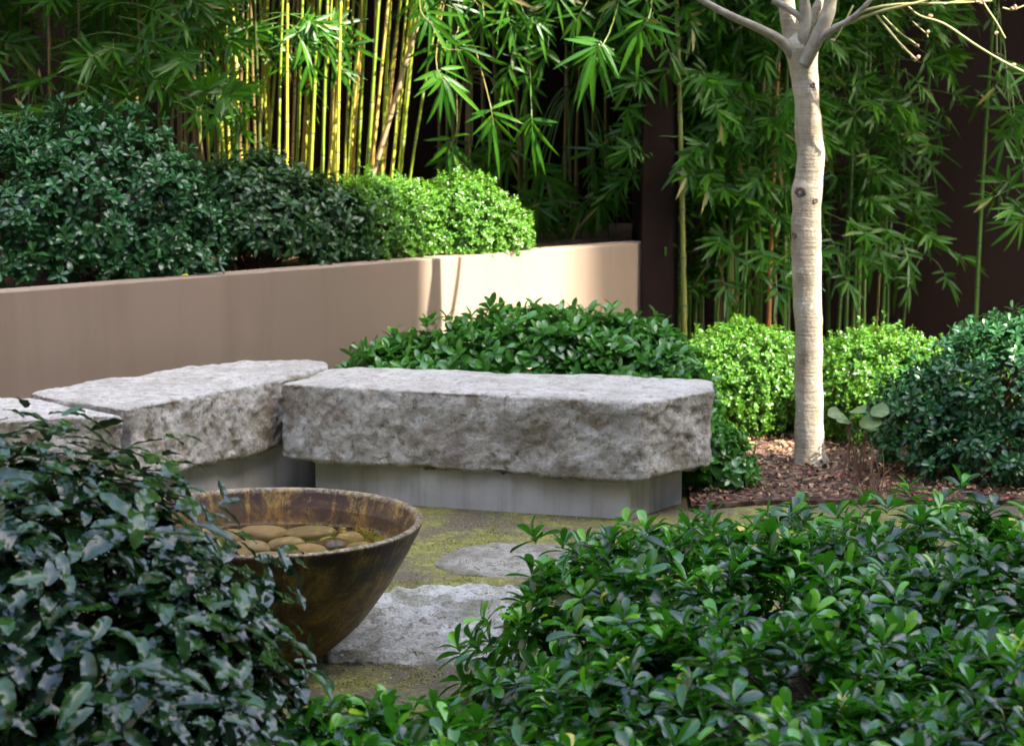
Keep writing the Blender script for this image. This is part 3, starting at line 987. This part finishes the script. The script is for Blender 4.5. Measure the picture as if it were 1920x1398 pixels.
# behind the bench
shrub('rounded_shrub', 'wide mid-green leafy shrub behind the long stone block', 'shrub', (.1, 8.75, 0),
      [(.12, 8.75, .16, .66, .42, .49), (.50, 8.70, .16, .40, .40, .42), (-.44, 8.80, .16, .40, .40, .34)],
      1500, M['leaf_vib'], 'oval', .086, .038, 6, elev=(25, 90), up=.6, amp=.10, freq=4.5, seed=18, stem=(80, .007), shoot=.04)
# box balls by the tree
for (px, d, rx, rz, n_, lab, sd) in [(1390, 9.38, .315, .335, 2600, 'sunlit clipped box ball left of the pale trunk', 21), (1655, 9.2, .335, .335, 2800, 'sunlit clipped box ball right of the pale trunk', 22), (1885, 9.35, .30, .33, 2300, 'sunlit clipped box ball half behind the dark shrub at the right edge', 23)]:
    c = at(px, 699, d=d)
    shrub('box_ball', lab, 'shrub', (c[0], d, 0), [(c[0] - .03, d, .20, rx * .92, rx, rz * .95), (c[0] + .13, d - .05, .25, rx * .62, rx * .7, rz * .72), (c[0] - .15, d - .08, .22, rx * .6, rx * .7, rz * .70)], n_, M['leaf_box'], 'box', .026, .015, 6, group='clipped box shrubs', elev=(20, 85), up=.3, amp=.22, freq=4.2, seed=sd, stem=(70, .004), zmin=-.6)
# right dark shrub
shrub('rounded_shrub', 'dark blue-green upright shrub at the right edge beside the leaf-covered bed', 'shrub', (2.02, 8.35, 0),
      [(2.14, 8.35, .30, .35, .36, .39), (1.82, 8.38, .18, .24, .26, .28), (2.1, 8.25, .10, .36, .32, .22), (2.5, 8.3, .30, .4, .4, .40)],
      1150, M['leaf_blue'], 'obovate', .056, .022, 8, elev=(25, 85), up=.6, amp=.2, freq=3.0, seed=25, stem=(60, .006))
# low plant at the bench end
shrub('ground_plant', 'small low green plant growing against the right end of the bench', 'plant', (.86, 8.02, .02),
      [(.86, 8.06, .06, .15, .16, .20)], 90, M['leaf_vib'], 'oval', .065, .03, 5, elev=(40, 100), up=.6, amp=.2, seed=27, stem=(14, .003))

# plant with round leaves
rp = at(1602, 905, z=.02)
t = empty('round_leaf_plant', 'small plant with round pale leaves on thin bare stalks, right of the trunk', 'plant', tuple(rp))
tb, lv = Tubes(), Leaves()
for (px, py, L_, tx) in [(1590, 785, .075, -.5), (1612, 790, .10, .6), (1632, 770, .085, .7), (1600, 768, .08, .2), (1578, 775, .07, -.9), (1625, 800, .085, .1)]:
    e = at(px, py, d=rp[1] - .02) - rp
    b0 = np.array([rng.normal() * .03, rng.normal() * .02, -.01])
    pts = curve([b0, (b0 + e) / 2 + [rng.normal() * .015, 0, .02], e], 10)
    tb.add(pts, np.linspace(.0045, .003, len(pts)), 6)
    lv.add(e, unit([tx, -.6, .15]), unit([.1 * tx, -.75, .7]), L_, L_ * .95, .5)
lv.build('leaf', M['leaf_round'], t, 'oval', .2, .05, 5)
tb.build('stem', M['stem_red'], t)
# dry twigs
tw = empty('dry_twigs', 'cluster of thin bare dry twigs standing in the leaf litter near the dark shrub', 'twigs', tuple(at(1640, 935, z=.02)))
tb = Tubes()
for k in range(11):
    b0 = np.array([rng.normal() * .05, rng.normal() * .04, -.01])
    e = b0 + np.array([rng.normal() * .06 + .03, rng.normal() * .05, .10 + .16 * rng.random()])
    pts = curve([b0, (b0 + e) / 2 + rng.normal(size=3) * .012, e], 8)
    tb.add(pts, np.linspace(.0035, .0015, len(pts)), 5)
tb.build('stem', M['stem_red'], tw)

# ------------------------------------------------------------------ leaf litter (stuff)
lv = Leaves()
from mathutils.geometry import intersect_point_tri_2d


def in_poly(x, y, poly):
    inside = False
    j = len(poly) - 1
    for i in range(len(poly)):
        xi, yi = poly[i]
        xj, yj = poly[j]
        if (yi > y) != (yj > y) and x < (xj - xi) * (y - yi) / (yj - yi) + xi:
            inside = not inside
        j = i
    return inside


pts = []
while len(pts) < 8000:
    x, y = rng.uniform(.5, 2.6), rng.uniform(7.6, 9.6)
    if in_poly(x, y, bed_poly):
        pts.append((x, y, .022 + rng.random() * .02))
n = len(pts)
th = rng.random(n) * 6.28
d = np.stack([np.cos(th), np.sin(th), rng.normal(size=n) * .35], 1)
nn = np.stack([rng.normal(size=n) * .5, rng.normal(size=n) * .5, np.ones(n)], 1)
Ls = rng.uniform(.010, .030, n)
lv.add(np.array(pts), d, nn, Ls, Ls * rng.uniform(.4, .8, n), rng.uniform(-1.2, 1.2, n))
pts = []
for i in range(700):                                # on the planter soil along the wall
    q = planter_line(rng.uniform(-.1, .8)) + WN * rng.uniform(.14, .5)
    pts.append((q[0], q[1], .803 + rng.random() * .02))
n = len(pts)
th = rng.random(n) * 6.28
Ls = rng.uniform(.015, .04, n)
lv.add(np.array(pts), np.stack([np.cos(th), np.sin(th), rng.normal(size=n) * .3], 1), np.stack([rng.normal(size=n) * .5, rng.normal(size=n) * .5, np.ones(n)], 1), Ls, Ls * .5, rng.uniform(-1, 1, n))
pts = []
for i in range(260):                                # scattered on the mossy ground
    p = at(rng.uniform(560, 1200), rng.uniform(965, 1260), z=0.004)
    pts.append(p)
n = len(pts)
th = rng.random(n) * 6.28
Ls = rng.uniform(.006, .018, n)
lv.add(np.array(pts), np.stack([np.cos(th), np.sin(th), rng.normal(size=n) * .15], 1), np.tile([0, 0, 1.], (n, 1)), Ls, Ls * .4, rng.uniform(-.5, .5, n))
kind(lv.build('leaf_litter', M['litter'], None, 'litter', .2), 'stuff')

lv = Leaves()
pts = []
while len(pts) < 15000:                              # short moss blades in cushions
    p = at(rng.uniform(560, 1250), rng.uniform(985, 1290), z=0.001)
    c_ = mnoise.fractal(Vector((p[0] * 5, p[1] * 5, 3)), 1, 2, 3)
    if c_ > .12 + .2 * rng.random():
        pts.append(p + [0, 0, .004 * min(1, (c_ - .1) * 3)])
n = len(pts)
Ls = rng.uniform(.003, .007, n)
lv.add(np.array(pts), np.stack([rng.normal(size=n) * .7, rng.normal(size=n) * .7, np.ones(n)], 1), rng.normal(size=(n, 3)), Ls, Ls * .45, rng.uniform(0, 1, n))
kind(lv.build('moss', M['moss'], None, 'box', .2), 'stuff')
gv, gq, gn = [], [], 0
oct_v = np.array([(1, 0, 0), (0, 1, 0), (-1, 0, 0), (0, -1, 0), (0, 0, .8), (0, 0, -.8)], float)
oct_f = np.array([(0, 1, 4), (1, 2, 4), (2, 3, 4), (3, 0, 4), (1, 0, 5), (2, 1, 5), (3, 2, 5), (0, 3, 5)])
for i in range(3500):
    p = at(rng.uniform(560, 1350), rng.uniform(955, 1290), z=0.001)
    gv.append(p + oct_v * rng.uniform(.0012, .0042) * (1 + rng.normal(size=(6, 1)) * .2))
    gq.append(oct_f + gn)
    gn += 6
gme = np_mesh('gravel', np.concatenate(gv), np.concatenate(gq), {'rv': np.repeat(rng.random(3500), 6)}, False)
kind(link('gravel', gme, M['gravel']), 'stuff')

lv = Leaves()
q = planter_line(.20)
yl = at(290, 522, d=8.55)
lv.add((0, 0, 0), (-1, .2, .1), (0, -.4, 1), .035, .022, .3)
o = lv.build('fallen_leaf', M['leaf_yellow'], None, 'oval', .2)
o.location = (planter_line(.232)[0] + WN[0] * .05, planter_line(.232)[1] + WN[1] * .05, .855)
tag(o, 'single yellow fallen leaf on the top edge of the planter wall', 'leaf')

# ------------------------------------------------------------------ tree
TD = 8.62
tp = lambda x, y, d=TD: at(x, y, d=d)
base = at(1522, 875, z=.0)
TD = base[1]
tree = empty('bare_tree', 'bare tree with a smooth pale trunk and few thin branches', 'tree', tuple(base))
pxm = FPX / TD
tr = [(1524, 893, 52), (1523, 880, 41), (1521, 866, 34), (1519, 845, 30), (1517, 800, 27.5), (1516, 700, 26), (1516, 600, 26), (1513, 520, 27.5), (1512, 455, 28.5), (1511, 430, 28), (1512, 395, 27), (1513, 362, 29), (1518, 335, 26.5), (1519, 290, 26), (1515, 220, 24), (1510, 160, 24), (1505, 115, 27.5), (1503, 90, 30), (1500, 70, 24), (1497, 60, 10)]
c4 = curve([[*(tp(x, y, TD)), r_ / pxm] for x, y, r_ in tr], 150)
tb = Tubes()
tb.add(c4[:, :3] - base, c4[:, 3], 40)
to = tb.build('trunk', M['bark'], tree)
mv = to.data.vertices
for v in mv:
    p = v.co * 1.0
    v.co += Vector((p.x, p.y, 0)).normalized() * 0 + Vector((mnoise.noise(p * 9), mnoise.noise(p * 9 + Vector((7, 0, 0))), 0)) * .007 + Vector((mnoise.noise(p * 30), mnoise.noise(p * 30 + Vector((7, 0, 0))), 0)) * .0018


def limb(ctrl, name='branch', mat='branchbark', sides=12):
    c = curve([[*(at(x, y, d=TD + dd) - base), r_ / pxm] for x, y, dd, r_ in ctrl], 40)
    tb = Tubes()
    tb.add(c[:, :3], c[:, 3], sides)
    return tb.build(name, M[mat], tree)


limb([(1495, 110, .03, 18), (1484, 60, .05, 17), (1474, 0, .07, 15), (1462, -120, .1, 13), (1445, -400, .1, 8), (1400, -800, 0, 3)], mat='bark', sides=20)
limb([(1503, 120, -.02, 14), (1508, 70, -.05, 13), (1512, 35, -.05, 12), (1505, -20, -.06, 9), (1490, -150, -.1, 6), (1470, -330, -.1, 3)])
limb([(1510, 60, -.04, 9), (1530, 20, -.02, 9), (1545, -30, 0, 8), (1580, -250, .1, 5), (1620, -500, .1, 2)], mat='bark')
limb([(1508, 120, -.05, 13), (1530, 75, -.07, 13.5), (1549, 35, -.08, 13), (1557, 0, -.08, 12), (1570, -130, -.1, 9), (1640, -420, -.1, 5), (1700, -700, -.1, 2)])
limb([(1492, 108, -.02, 12), (1462, 75, -.05, 9.5), (1420, 52, -.08, 8), (1375, 32, -.1, 7), (1340, 14, -.1, 6.5), (1305, -8, -.1, 6), (1200, -90, -.1, 4), (1100, -220, -.1, 2)])
limb([(1535, 75, -.08, 8), (1562, 55, -.12, 7), (1590, 40, -.15, 6), (1612, 22, -.18, 5), (1640, -10, -.2, 4), (1760, -160, -.2, 2)])
limb([(1448, 0, -.03, 6), (1475, 15, -.04, 6), (1497, 30, -.05, 6), (1508, 45, -.05, 6)])
tw_list = [
    [(1560, 55, -.12, 3), (1640, 25, -.2, 3.2), (1700, 10, -.25, 3), (1745, -4, -.25, 2.5), (1850, -60, -.25, 2)],
    [(1590, 35, -.15, 3), (1630, 18, -.2, 3), (1690, 8, -.22, 2.5), (1790, 6, -.25, 2), (1860, 2, -.25, 1.6)],
    [(1640, 24, -.2, 2.2), (1665, 55, -.22, 2.2), (1690, 85, -.25, 2.2), (1718, 112, -.25, 2)],
    [(1655, 30, -.2, 2), (1685, 60, -.2, 2), (1720, 85, -.2, 1.8)],
    [(1700, 10, -.22, 2), (1725, 30, -.24, 2.2), (1770, 45, -.26, 2.4), (1830, 85, -.28, 2.4), (1880, 115, -.3, 2.4), (1930, 140, -.3, 2.4), (2030, 190, -.3, 2)],
    [(1835, -10, -.25, 2), (1850, 15, -.25, 2), (1868, 42, -.25, 1.8), (1885, 72, -.25, 1.5)],
    [(1600, 10, -.15, 2), (1575, 60, -.15, 1.6), (1562, 78, -.15, 1.2)],
    [(1770, 8, -.25, 1.8), (1800, 2, -.25, 1.8), (1840, -2, -.25, 1.6)],
    [(1880, 15, -.25, 1.8), (1900, 18, -.25, 1.8), (1935, 5, -.25, 1.6)],
    [(1710, 40, -.22, 1.4), (1735, 62, -.22, 1.2), (1740, 70, -.22, 1.2)],
]
for c_ in tw_list:
    limb(c_, 'twig', 'twig_green', 6)
bm = bmesh.new()
bmesh.ops.create_icosphere(bm, subdivisions=2, radius=1)
for v in bm.verts:
    v.co *= 1 + .35 * mnoise.noise(v.co * 1.8)
bud_me = bpy.data.meshes.new('bud')
bm.to_mesh(bud_me)
bm.free()
bud_me.materials.append(M['bud'])
for (x, y, dd) in [(1718, 112, -.25), (1722, 107, -.25), (1711, 107, -.25), (1694, 90, -.25), (1720, 86, -.2), (1744, 30, -.24), (1838, 5, -.25), (1831, 2, -.25), (1845, 2, -.25), (1898, 17, -.25), (1562, 76, -.15), (1868, 62, -.25), (1740, 60, -.22), (1904, 14, -.25), (1620, 14, -.18), (1900, 122, -.3)]:
    o = bpy.data.objects.new('bud', bud_me)
    COL.objects.link(o)
    o.parent = tree
    o.location = at(x, y, d=TD + dd) - base
    o.scale = (.0075, .0075, .012)
    o.rotation_euler = tuple(rng.random(3) * 3)
# bark knots
for (x, y, r_) in [(1497, 358, 11), (1525, 375, 6), (1487, 440, 7), (1521, 160, 6)]:
    c_ = at(x, y, d=TD)
    # push onto the front of the trunk
    k = np.argmin(np.abs(c4[:, 2] - c_[2]))
    ax, rr_ = c4[k, :3], c4[k, 3]
    dx = c_[0] - ax[0]
    c_[1] = ax[1] - math.sqrt(max(0, rr_ ** 2 - dx ** 2)) - .001
    nrm_ = Vector((dx, c_[1] - ax[1], 0)).normalized()
    bm = bmesh.new()
    bmesh.ops.create_uvsphere(bm, u_segments=18, v_segments=10, radius=1)
    for v in bm.verts:
        rr2 = math.hypot(v.co.x, v.co.y)
        if v.co.z > 0:
            v.co.z = .5 * (1 - (1 - rr2) ** 2) if rr2 < .8 else v.co.z * .8
    for v in bm.verts:
        v.co *= 1 + .35 * mnoise.noise(v.co * 1.5 + Vector((x, y, 0)))
    me = bpy.data.meshes.new('knot')
    mt_ = nrm_.to_track_quat('Z', 'Y').to_matrix().to_4x4()
    bm.transform(Matrix.Translation(Vector(c_ - base)) @ mt_ @ Matrix.Diagonal((r_ / pxm, r_ / pxm * .9, .006, 1)))
    bm.to_mesh(me)
    bm.free()
    me.polygons.foreach_set('use_smooth', np.ones(len(me.polygons), dtype=bool))
    link('knot', me, M['knot'], tree)


# ------------------------------------------------------------------ bamboo
def spray(lv, tb, root, tip, n=8, L=.19, W=.0205, flat=None, spread=95, droop=.22):
    """a twig from root to tip that ends in a fan of long leaves"""
    root, tip = np.array(root, float), np.array(tip, float)
    mid = (root + tip) / 2 + np.array([0, 0, .12 * np.linalg.norm(tip - root)])
    pts = curve([root, mid, tip], 8)
    if tb is not None:
        tb.add(pts, np.linspace(.0035, .0014, len(pts)), 4)
    b = unit(pts[-1] - pts[-2])
    if flat is None:
        flat = unit(np.array([rng.normal() * .4, -1.0 + rng.normal() * .25, .40]))
    sd = unit(np.cross(b, flat))
    for i in range(n):
        f = i / max(1, n - 1)
        ang = R(spread) * (2 * f - 1) + rng.normal() * .2
        d = b * math.cos(ang) + sd * math.sin(ang) + flat * rng.normal() * .14 + np.array([0, 0, -droop * .45])
        bs = tip - b * (abs(2 * f - 1) * .07 + rng.random() * .035)
        l = L * (.62 + .45 * (1 - abs(2 * f - 1))) * max(.4, 1 + rng.normal() * .2)
        lv.add(bs, unit(d), flat + rng.normal(size=3) * .35, l, W * (.8 + .4 * rng.random()), droop * (.5 + rng.random()))


def bamboo_parts(H, lean, r0, zf, nb, seed, culm, bl=.6, nl=10, L=.165, front=.5, zc=1.9, nc=16, blc=.95):
    """one cane at the origin: nb leafy branches between zf and zc, nc in the crown above"""
    global rng
    st = np.random.default_rng(seed)
    rng = np.random.default_rng(seed + 1000)
    k = np.linspace(0, 1, 120)
    ax = np.stack([lean[0] * k ** 1.6 * H, lean[1] * k ** 1.6 * H, H * k], 1)
    rad = r0 * (1 - .75 * k ** 1.5)
    fr = (k * H / .26) % 1
    rad = rad * (1 + .12 * ((fr > .88) | (fr < .05)))
    tb = Tubes()
    tb.add(ax, rad, 9)
    lv, tw_ = Leaves(), Tubes()
    zz = [zf + (zc - zf) * (i + st.random()) / nb for i in range(nb)] + [max(zc, zf) + (H - max(zc, zf)) * (i + st.random()) / nc for i in range(nc)]
    for i, z in enumerate(zz):
        p = np.array([np.interp(z, ax[:, 2], ax[:, 0]), np.interp(z, ax[:, 2], ax[:, 1]), z])
        th = st.random() * 6.28
        l = (bl if i < nb else blc) * (.4 + .8 * st.random())
        out = np.array([math.cos(th), math.sin(th) - (front if i < nb else .15), 0])
        out = out / max(.3, np.linalg.norm(out))
        e = p + out * l + np.array([0, 0, .25 * l - .35 * l * st.random() * 1.6])
        spray(lv, tw_, p, e, nl, L)
        for j in range(2 if i < nb else 3):
            s = p + (e - p) * (.45 + .3 * st.random())
            e2 = s + unit(out + st.normal(size=3) * .8) * l * .4 + np.array([0, 0, -.08])
            spray(lv, tw_, s, e2, nl - 1, L * .9)
    return tb, tw_, lv


def finish_foliage(lv, tw_, parent):
    """leaves and the thin twigs that carry them as one foliage mesh"""
    o = lv.build('foliage', M['leaf_bamboo'], parent, 'lance', .18, 0, 3)
    if tw_ is not None and tw_.V:
        u = tw_.build('foliage', M['culm_green'], None)
        bm = bmesh.new()
        bm.from_mesh(o.data)
        n0 = len(bm.faces)
        bm.from_mesh(u.data)
        bm.faces.ensure_lookup_table()
        for f in bm.faces[n0:]:
            f.material_index = 1
        bm.to_mesh(o.data)
        bm.free()
        o.data.materials.append(M['culm_green'])
        me = u.data
        bpy.data.objects.remove(u)
        bpy.data.meshes.remove(me)
    return o


def bamboo(label, group, loc, parts, culm):
    t = empty('bamboo_cane', label, 'bamboo', loc, group)
    tb, tw_, lv = parts
    tb.build('culm', M[culm], t)
    if lv.parts:
        finish_foliage(lv, tw_, t)
    return t


def dup(root, loc, rz, label, group):
    r_ = root.copy()
    COL.objects.link(r_)
    r_.location = loc
    r_.rotation_euler = rz
    r_['label'] = label
    r_['group'] = group
    for ch in list(root.children):
        c = ch.copy()
        COL.objects.link(c)
        c.parent = r_
    return r_


def grove(places, protos, label, group):
    """protos: list of (parts kwargs, culm); first use builds, later uses copy"""
    made = {}
    for i, (loc, rz) in enumerate(places):
        k = i % len(protos)
        if k in made:
            dup(made[k], loc, rz, label, group)
        else:
            kw, culm = protos[k]
            o = bamboo(label, group, loc, bamboo_parts(**kw), culm)
            o.rotation_euler = rz
            made[k] = o


def row(px0, px1, n, d0, d1, z, jit=.25, rz=.5, tilt=(0, 0), tj=.02):
    global rng
    rng = np.random.default_rng(int(px0 + px1) + 7)
    out = []
    for i in range(n):
        px = px0 + (px1 - px0) * (i + rng.random()) / n
        f = (px - px0) / (px1 - px0)
        d = d0 + (d1 - d0) * f + rng.uniform(-jit, jit)
        t_ = tilt[0] + (tilt[1] - tilt[0]) * f
        out.append((((px - 960) / FPX * d, d, z - rng.random() * .26), (rng.normal() * tj, t_ + rng.normal() * tj, rng.uniform(-rz, rz))))
    order = rng.permutation(len(out))
    return [out[i] for i in order]


# dark left part of the grove
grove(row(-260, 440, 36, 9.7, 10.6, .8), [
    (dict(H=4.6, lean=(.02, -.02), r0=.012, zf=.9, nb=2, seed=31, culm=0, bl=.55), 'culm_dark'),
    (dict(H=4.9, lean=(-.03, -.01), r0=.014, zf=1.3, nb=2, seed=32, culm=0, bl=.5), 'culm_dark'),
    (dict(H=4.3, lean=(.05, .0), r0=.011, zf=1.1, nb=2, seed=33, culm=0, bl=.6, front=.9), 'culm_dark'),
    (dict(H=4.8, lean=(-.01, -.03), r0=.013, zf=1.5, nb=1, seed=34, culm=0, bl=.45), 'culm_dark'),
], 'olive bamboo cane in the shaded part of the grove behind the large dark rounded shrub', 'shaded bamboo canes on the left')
grove(row(90, 530, 11, 9.5, 10.3, .8), [
    (dict(H=4.2, lean=(.04, -.03), r0=.009, zf=.8, nb=4, seed=35, culm=0, bl=.55, front=.9, L=.175), 'culm_dark'),
    (dict(H=4.0, lean=(.03, -.04), r0=.008, zf=.9, nb=4, seed=36, culm=0, bl=.6, front=.9, L=.175), 'culm_dark'),
    (dict(H=4.1, lean=(-.03, -.03), r0=.009, zf=.95, nb=4, seed=37, culm=0, bl=.5, front=.9, L=.175), 'culm_dark'),
], 'leafy thin bamboo cane with leaf fans hanging in front of the shaded grove', 'leafy bamboo canes in front of the grove')
# sunlit golden part
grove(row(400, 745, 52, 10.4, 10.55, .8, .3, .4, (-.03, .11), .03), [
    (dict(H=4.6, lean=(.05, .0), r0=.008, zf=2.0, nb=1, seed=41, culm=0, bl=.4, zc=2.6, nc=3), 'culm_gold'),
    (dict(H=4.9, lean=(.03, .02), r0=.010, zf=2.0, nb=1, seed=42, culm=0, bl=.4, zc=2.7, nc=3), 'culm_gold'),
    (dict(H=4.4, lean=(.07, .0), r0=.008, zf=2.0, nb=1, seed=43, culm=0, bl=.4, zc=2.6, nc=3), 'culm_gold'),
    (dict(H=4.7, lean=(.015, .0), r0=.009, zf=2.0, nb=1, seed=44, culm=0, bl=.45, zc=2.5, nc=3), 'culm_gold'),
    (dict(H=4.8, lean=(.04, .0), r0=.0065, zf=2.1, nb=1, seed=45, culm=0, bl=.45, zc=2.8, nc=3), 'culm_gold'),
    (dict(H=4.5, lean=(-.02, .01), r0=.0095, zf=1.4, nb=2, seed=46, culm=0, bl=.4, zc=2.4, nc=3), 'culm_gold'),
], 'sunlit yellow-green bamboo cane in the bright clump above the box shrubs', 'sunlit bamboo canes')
# the leaning tan cane
b0 = at(703, 318, d=10.45)
b1 = at(790, 20, d=10.35)
dz = (b1[2] - b0[2])
slope = (b1 - b0) / dz
H = 4.2
k = np.linspace(0, 1, 50)
st_ = np.array([b0[0], b0[1], .8]) + slope * np.array([1, 1, 0]) * (.8 - b0[2])
t = empty('bamboo_cane', 'pale tan dry bamboo cane leaning right at the edge of the sunlit clump', 'bamboo', tuple(st_))
ax = np.stack([slope[0] * k * H, slope[1] * k * H, k * H], 1)
tb = Tubes()
fr = (k * H / .26) % 1
tb.add(ax, .016 * (1 - .6 * k) * (1 + .1 * (fr > .9)), 9)
tb.build('culm', M['culm_tan'], t)

# centre: dim canes with hanging sprays
mid = row(800, 1150, 12, 11.5, 12.0, .8, .2)
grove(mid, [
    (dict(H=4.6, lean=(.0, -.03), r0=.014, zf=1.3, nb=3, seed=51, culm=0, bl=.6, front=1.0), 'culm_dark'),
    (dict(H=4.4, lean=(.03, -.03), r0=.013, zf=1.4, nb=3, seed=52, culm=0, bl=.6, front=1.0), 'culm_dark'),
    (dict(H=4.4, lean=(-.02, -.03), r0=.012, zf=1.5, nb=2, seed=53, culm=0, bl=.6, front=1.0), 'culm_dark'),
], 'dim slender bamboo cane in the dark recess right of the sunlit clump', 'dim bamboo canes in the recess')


def spray_cane(label, px, d, z0, sprays, culm='culm_dark', H=4.5, group=None):
    """a cane whose branches carry the leaf fans seen at (px, py, depth, size, direction)"""
    global rng
    rng = np.random.default_rng(int(px))
    b = at(px, 300, d=d)
    loc = np.array([b[0], d, z0])
    t = empty('bamboo_cane', label, 'bamboo', tuple(loc), group)
    k = np.linspace(0, 1, 50)
    tb = Tubes()
    tb.add(np.stack([.03 * H * k ** 2, -.05 * H * k ** 2, H * k], 1), .014 * (1 - .7 * k), 9)
    lv, tw_ = Leaves(), Tubes()
    for (x, y, dd, s, ang, n_) in sprays:
        tip = at(x, y, d=dd) - loc
        rz_ = min(H * .8, max(.9, tip[2] + .5))
        root = np.array([.03 * H * (rz_ / H) ** 2, -.05 * H * (rz_ / H) ** 2, rz_])
        # twig arrives from the direction opposite to ang (degrees, 0 = right, -90 = down)
        dv = np.array([math.cos(R(ang)), -.25, math.sin(R(ang))])
        pre = tip - dv * .14
        pts = curve([root, (root + pre) / 2 + [0, -.05, .14], pre, tip], 14)
        tw_.add(pts, np.linspace(.005, .0016, len(pts)), 5)
        spray(lv, None, pre, tip, n_ + 1, s * .92, s * .105, unit(np.array([rng.normal() * .15, -1, .35])), 88, .30)
    tb.build('culm', M[culm], t)
    finish_foliage(lv, tw_, t)
    return t


S = lambda px, m=1: px / 364.0
spray_cane('recess bamboo cane with bright leaf fans hanging beside the sunlit clump', 850, 11.2, .8, [
    (812, 50, 10.1, .24, -60, 10), (835, 160, 10.0, .25, -70, 12), (870, 95, 10.1, .22, -20, 9), (925, 235, 10.0, .23, -80, 12), (858, 20, 10.2, .2, -40, 8), (840, 285, 10.4, .22, -110, 8), (905, 60, 10.2, .18, -90, 8), (795, 0, 10.3, .2, -90, 9), (820, 90, 10.3, .2, -140, 7), (900, 15, 10.2, .18, -60, 8)])
spray_cane('bamboo cane in the recess with a bright leaf fan pointing straight down', 985, 11.3, .8, [
    (998, 250, 10.0, .22, -88, 11), (960, 60, 10.1, .19, -80, 9), (1010, 50, 10.1, .19, -50, 8), (945, 150, 10.3, .19, -110, 8), (1020, 120, 10.3, .2, -100, 8), (990, 170, 10.4, .19, -90, 7), (960, 10, 10.1, .2, -60, 9), (1040, 10, 10.1, .19, -110, 8), (975, 110, 10.2, .18, -30, 7)])
spray_cane('bamboo cane in the recess with large pale leaf fans near the tree', 1200, 11.4, .8, [
    (1108, 105, 9.9, .27, -130, 13), (1195, 65, 9.9, .26, -120, 12), (1128, 125, 10.1, .2, -70, 8), (1245, 50, 10.2, .2, -50, 9), (1150, 20, 10.2, .2, -110, 9), (1240, 150, 10.4, .19, -120, 8), (1080, 40, 10.2, .2, -120, 9), (1215, 10, 10.1, .2, -80, 9), (1260, 110, 10.3, .2, -70, 8), (1225, 200, 10.5, .18, -140, 7)])
rng = np.random.default_rng(91)
lowc = []
for i in range(22):
    lowc.append((rng.uniform(965, 1170), rng.uniform(330, 430), rng.uniform(10.9, 11.4), rng.uniform(.17, .22), rng.uniform(-150, -20), 9))
spray_cane('short bamboo with dim leaf fans above the end of the planter wall', 1080, 11.5, .8, lowc, H=1.6)
lowc = [(rng.uniform(800, 960), rng.uniform(250, 340), rng.uniform(10.9, 11.3), rng.uniform(.17, .22), rng.uniform(-150, -20), 8) for i in range(9)]
spray_cane('short dim bamboo behind the sunlit box shrubs', 880, 11.5, .8, lowc, H=1.8)

grove(row(1262, 1440, 9, 10.7, 11.0, 0, .25, .6), [
    (dict(H=4.5, lean=(.01, -.01), r0=.012, zf=1.0, nb=7, seed=81, culm=0, bl=.45, L=.15, front=.6, zc=2.4, nc=12), 'culm_green'),
    (dict(H=4.3, lean=(-.02, -.02), r0=.010, zf=.8, nb=8, seed=82, culm=0, bl=.42, L=.15, front=.6, zc=2.4, nc=12), 'culm_green'),
    (dict(H=4.6, lean=(.02, .0), r0=.013, zf=1.4, nb=6, seed=83, culm=0, bl=.45, L=.15, front=.6, zc=2.4, nc=12), 'culm_green'),
], 'leafy green bamboo cane between the dark shade-toned wall and the pale trunk', 'leafy bamboo canes left of the trunk')
# right grove on the ground in front of the dark wall
grove(row(1270, 1690, 30, 10.75, 11.4, 0, .35, .6), [
    (dict(H=4.6, lean=(.0, -.01), r0=.014, zf=.9, nb=7, seed=61, culm=0, bl=.45, L=.15, front=.7, zc=2.4, nc=14), 'culm_green'),
    (dict(H=4.4, lean=(.03, -.02), r0=.012, zf=1.1, nb=6, seed=62, culm=0, bl=.45, L=.15, front=.7, zc=2.4, nc=14), 'culm_green'),
    (dict(H=4.8, lean=(-.03, -.01), r0=.015, zf=1.3, nb=5, seed=63, culm=0, bl=.45, L=.15, front=.7, zc=2.4, nc=14), 'culm_green'),
    (dict(H=4.3, lean=(.02, .0), r0=.011, zf=.6, nb=6, seed=64, culm=0, bl=.4, L=.16, front=.7, zc=2.4, nc=12), 'culm_green'),
], 'green bamboo cane in the grove behind the box balls and pale trunk', 'green bamboo canes on the right')
spray_cane('orange dry bamboo cane just left of the pale trunk', 1447, 10.75, 0, [(1440, 120, 10.6, .15, -90, 7), (1420, 60, 10.6, .15, -90, 7)], 'culm_orange')
spray_cane('thin bamboo at the right edge with leaf fans before the dark wall', 1840, 11.3, 0, [
    (1905, 420, 10.6, .22, -170, 9), (1880, 270, 10.7, .2, -120, 9), (1900, 230, 10.7, .2, -80, 8), (1915, 320, 10.7, .19, -130, 8), (1860, 180, 10.9, .18, -110, 7), (1895, 140, 10.7, .18, -60, 8), (1935, 380, 10.6, .2, -90, 8)], 'culm_green')
grove(row(1950, 2300, 8, 11.2, 11.4, 0, .3, .6), [
    (dict(H=4.6, lean=(-.02, -.01), r0=.015, zf=1.2, nb=7, seed=71, culm=0, bl=.5, L=.16, front=.7, zc=2.4), 'culm_green'),
    (dict(H=4.4, lean=(.02, -.02), r0=.014, zf=1.4, nb=7, seed=72, culm=0, bl=.5, L=.16, front=.7, zc=2.4), 'culm_green'),
], 'green bamboo cane beyond the right edge of the dark wall gap', 'bamboo canes at the right edge')
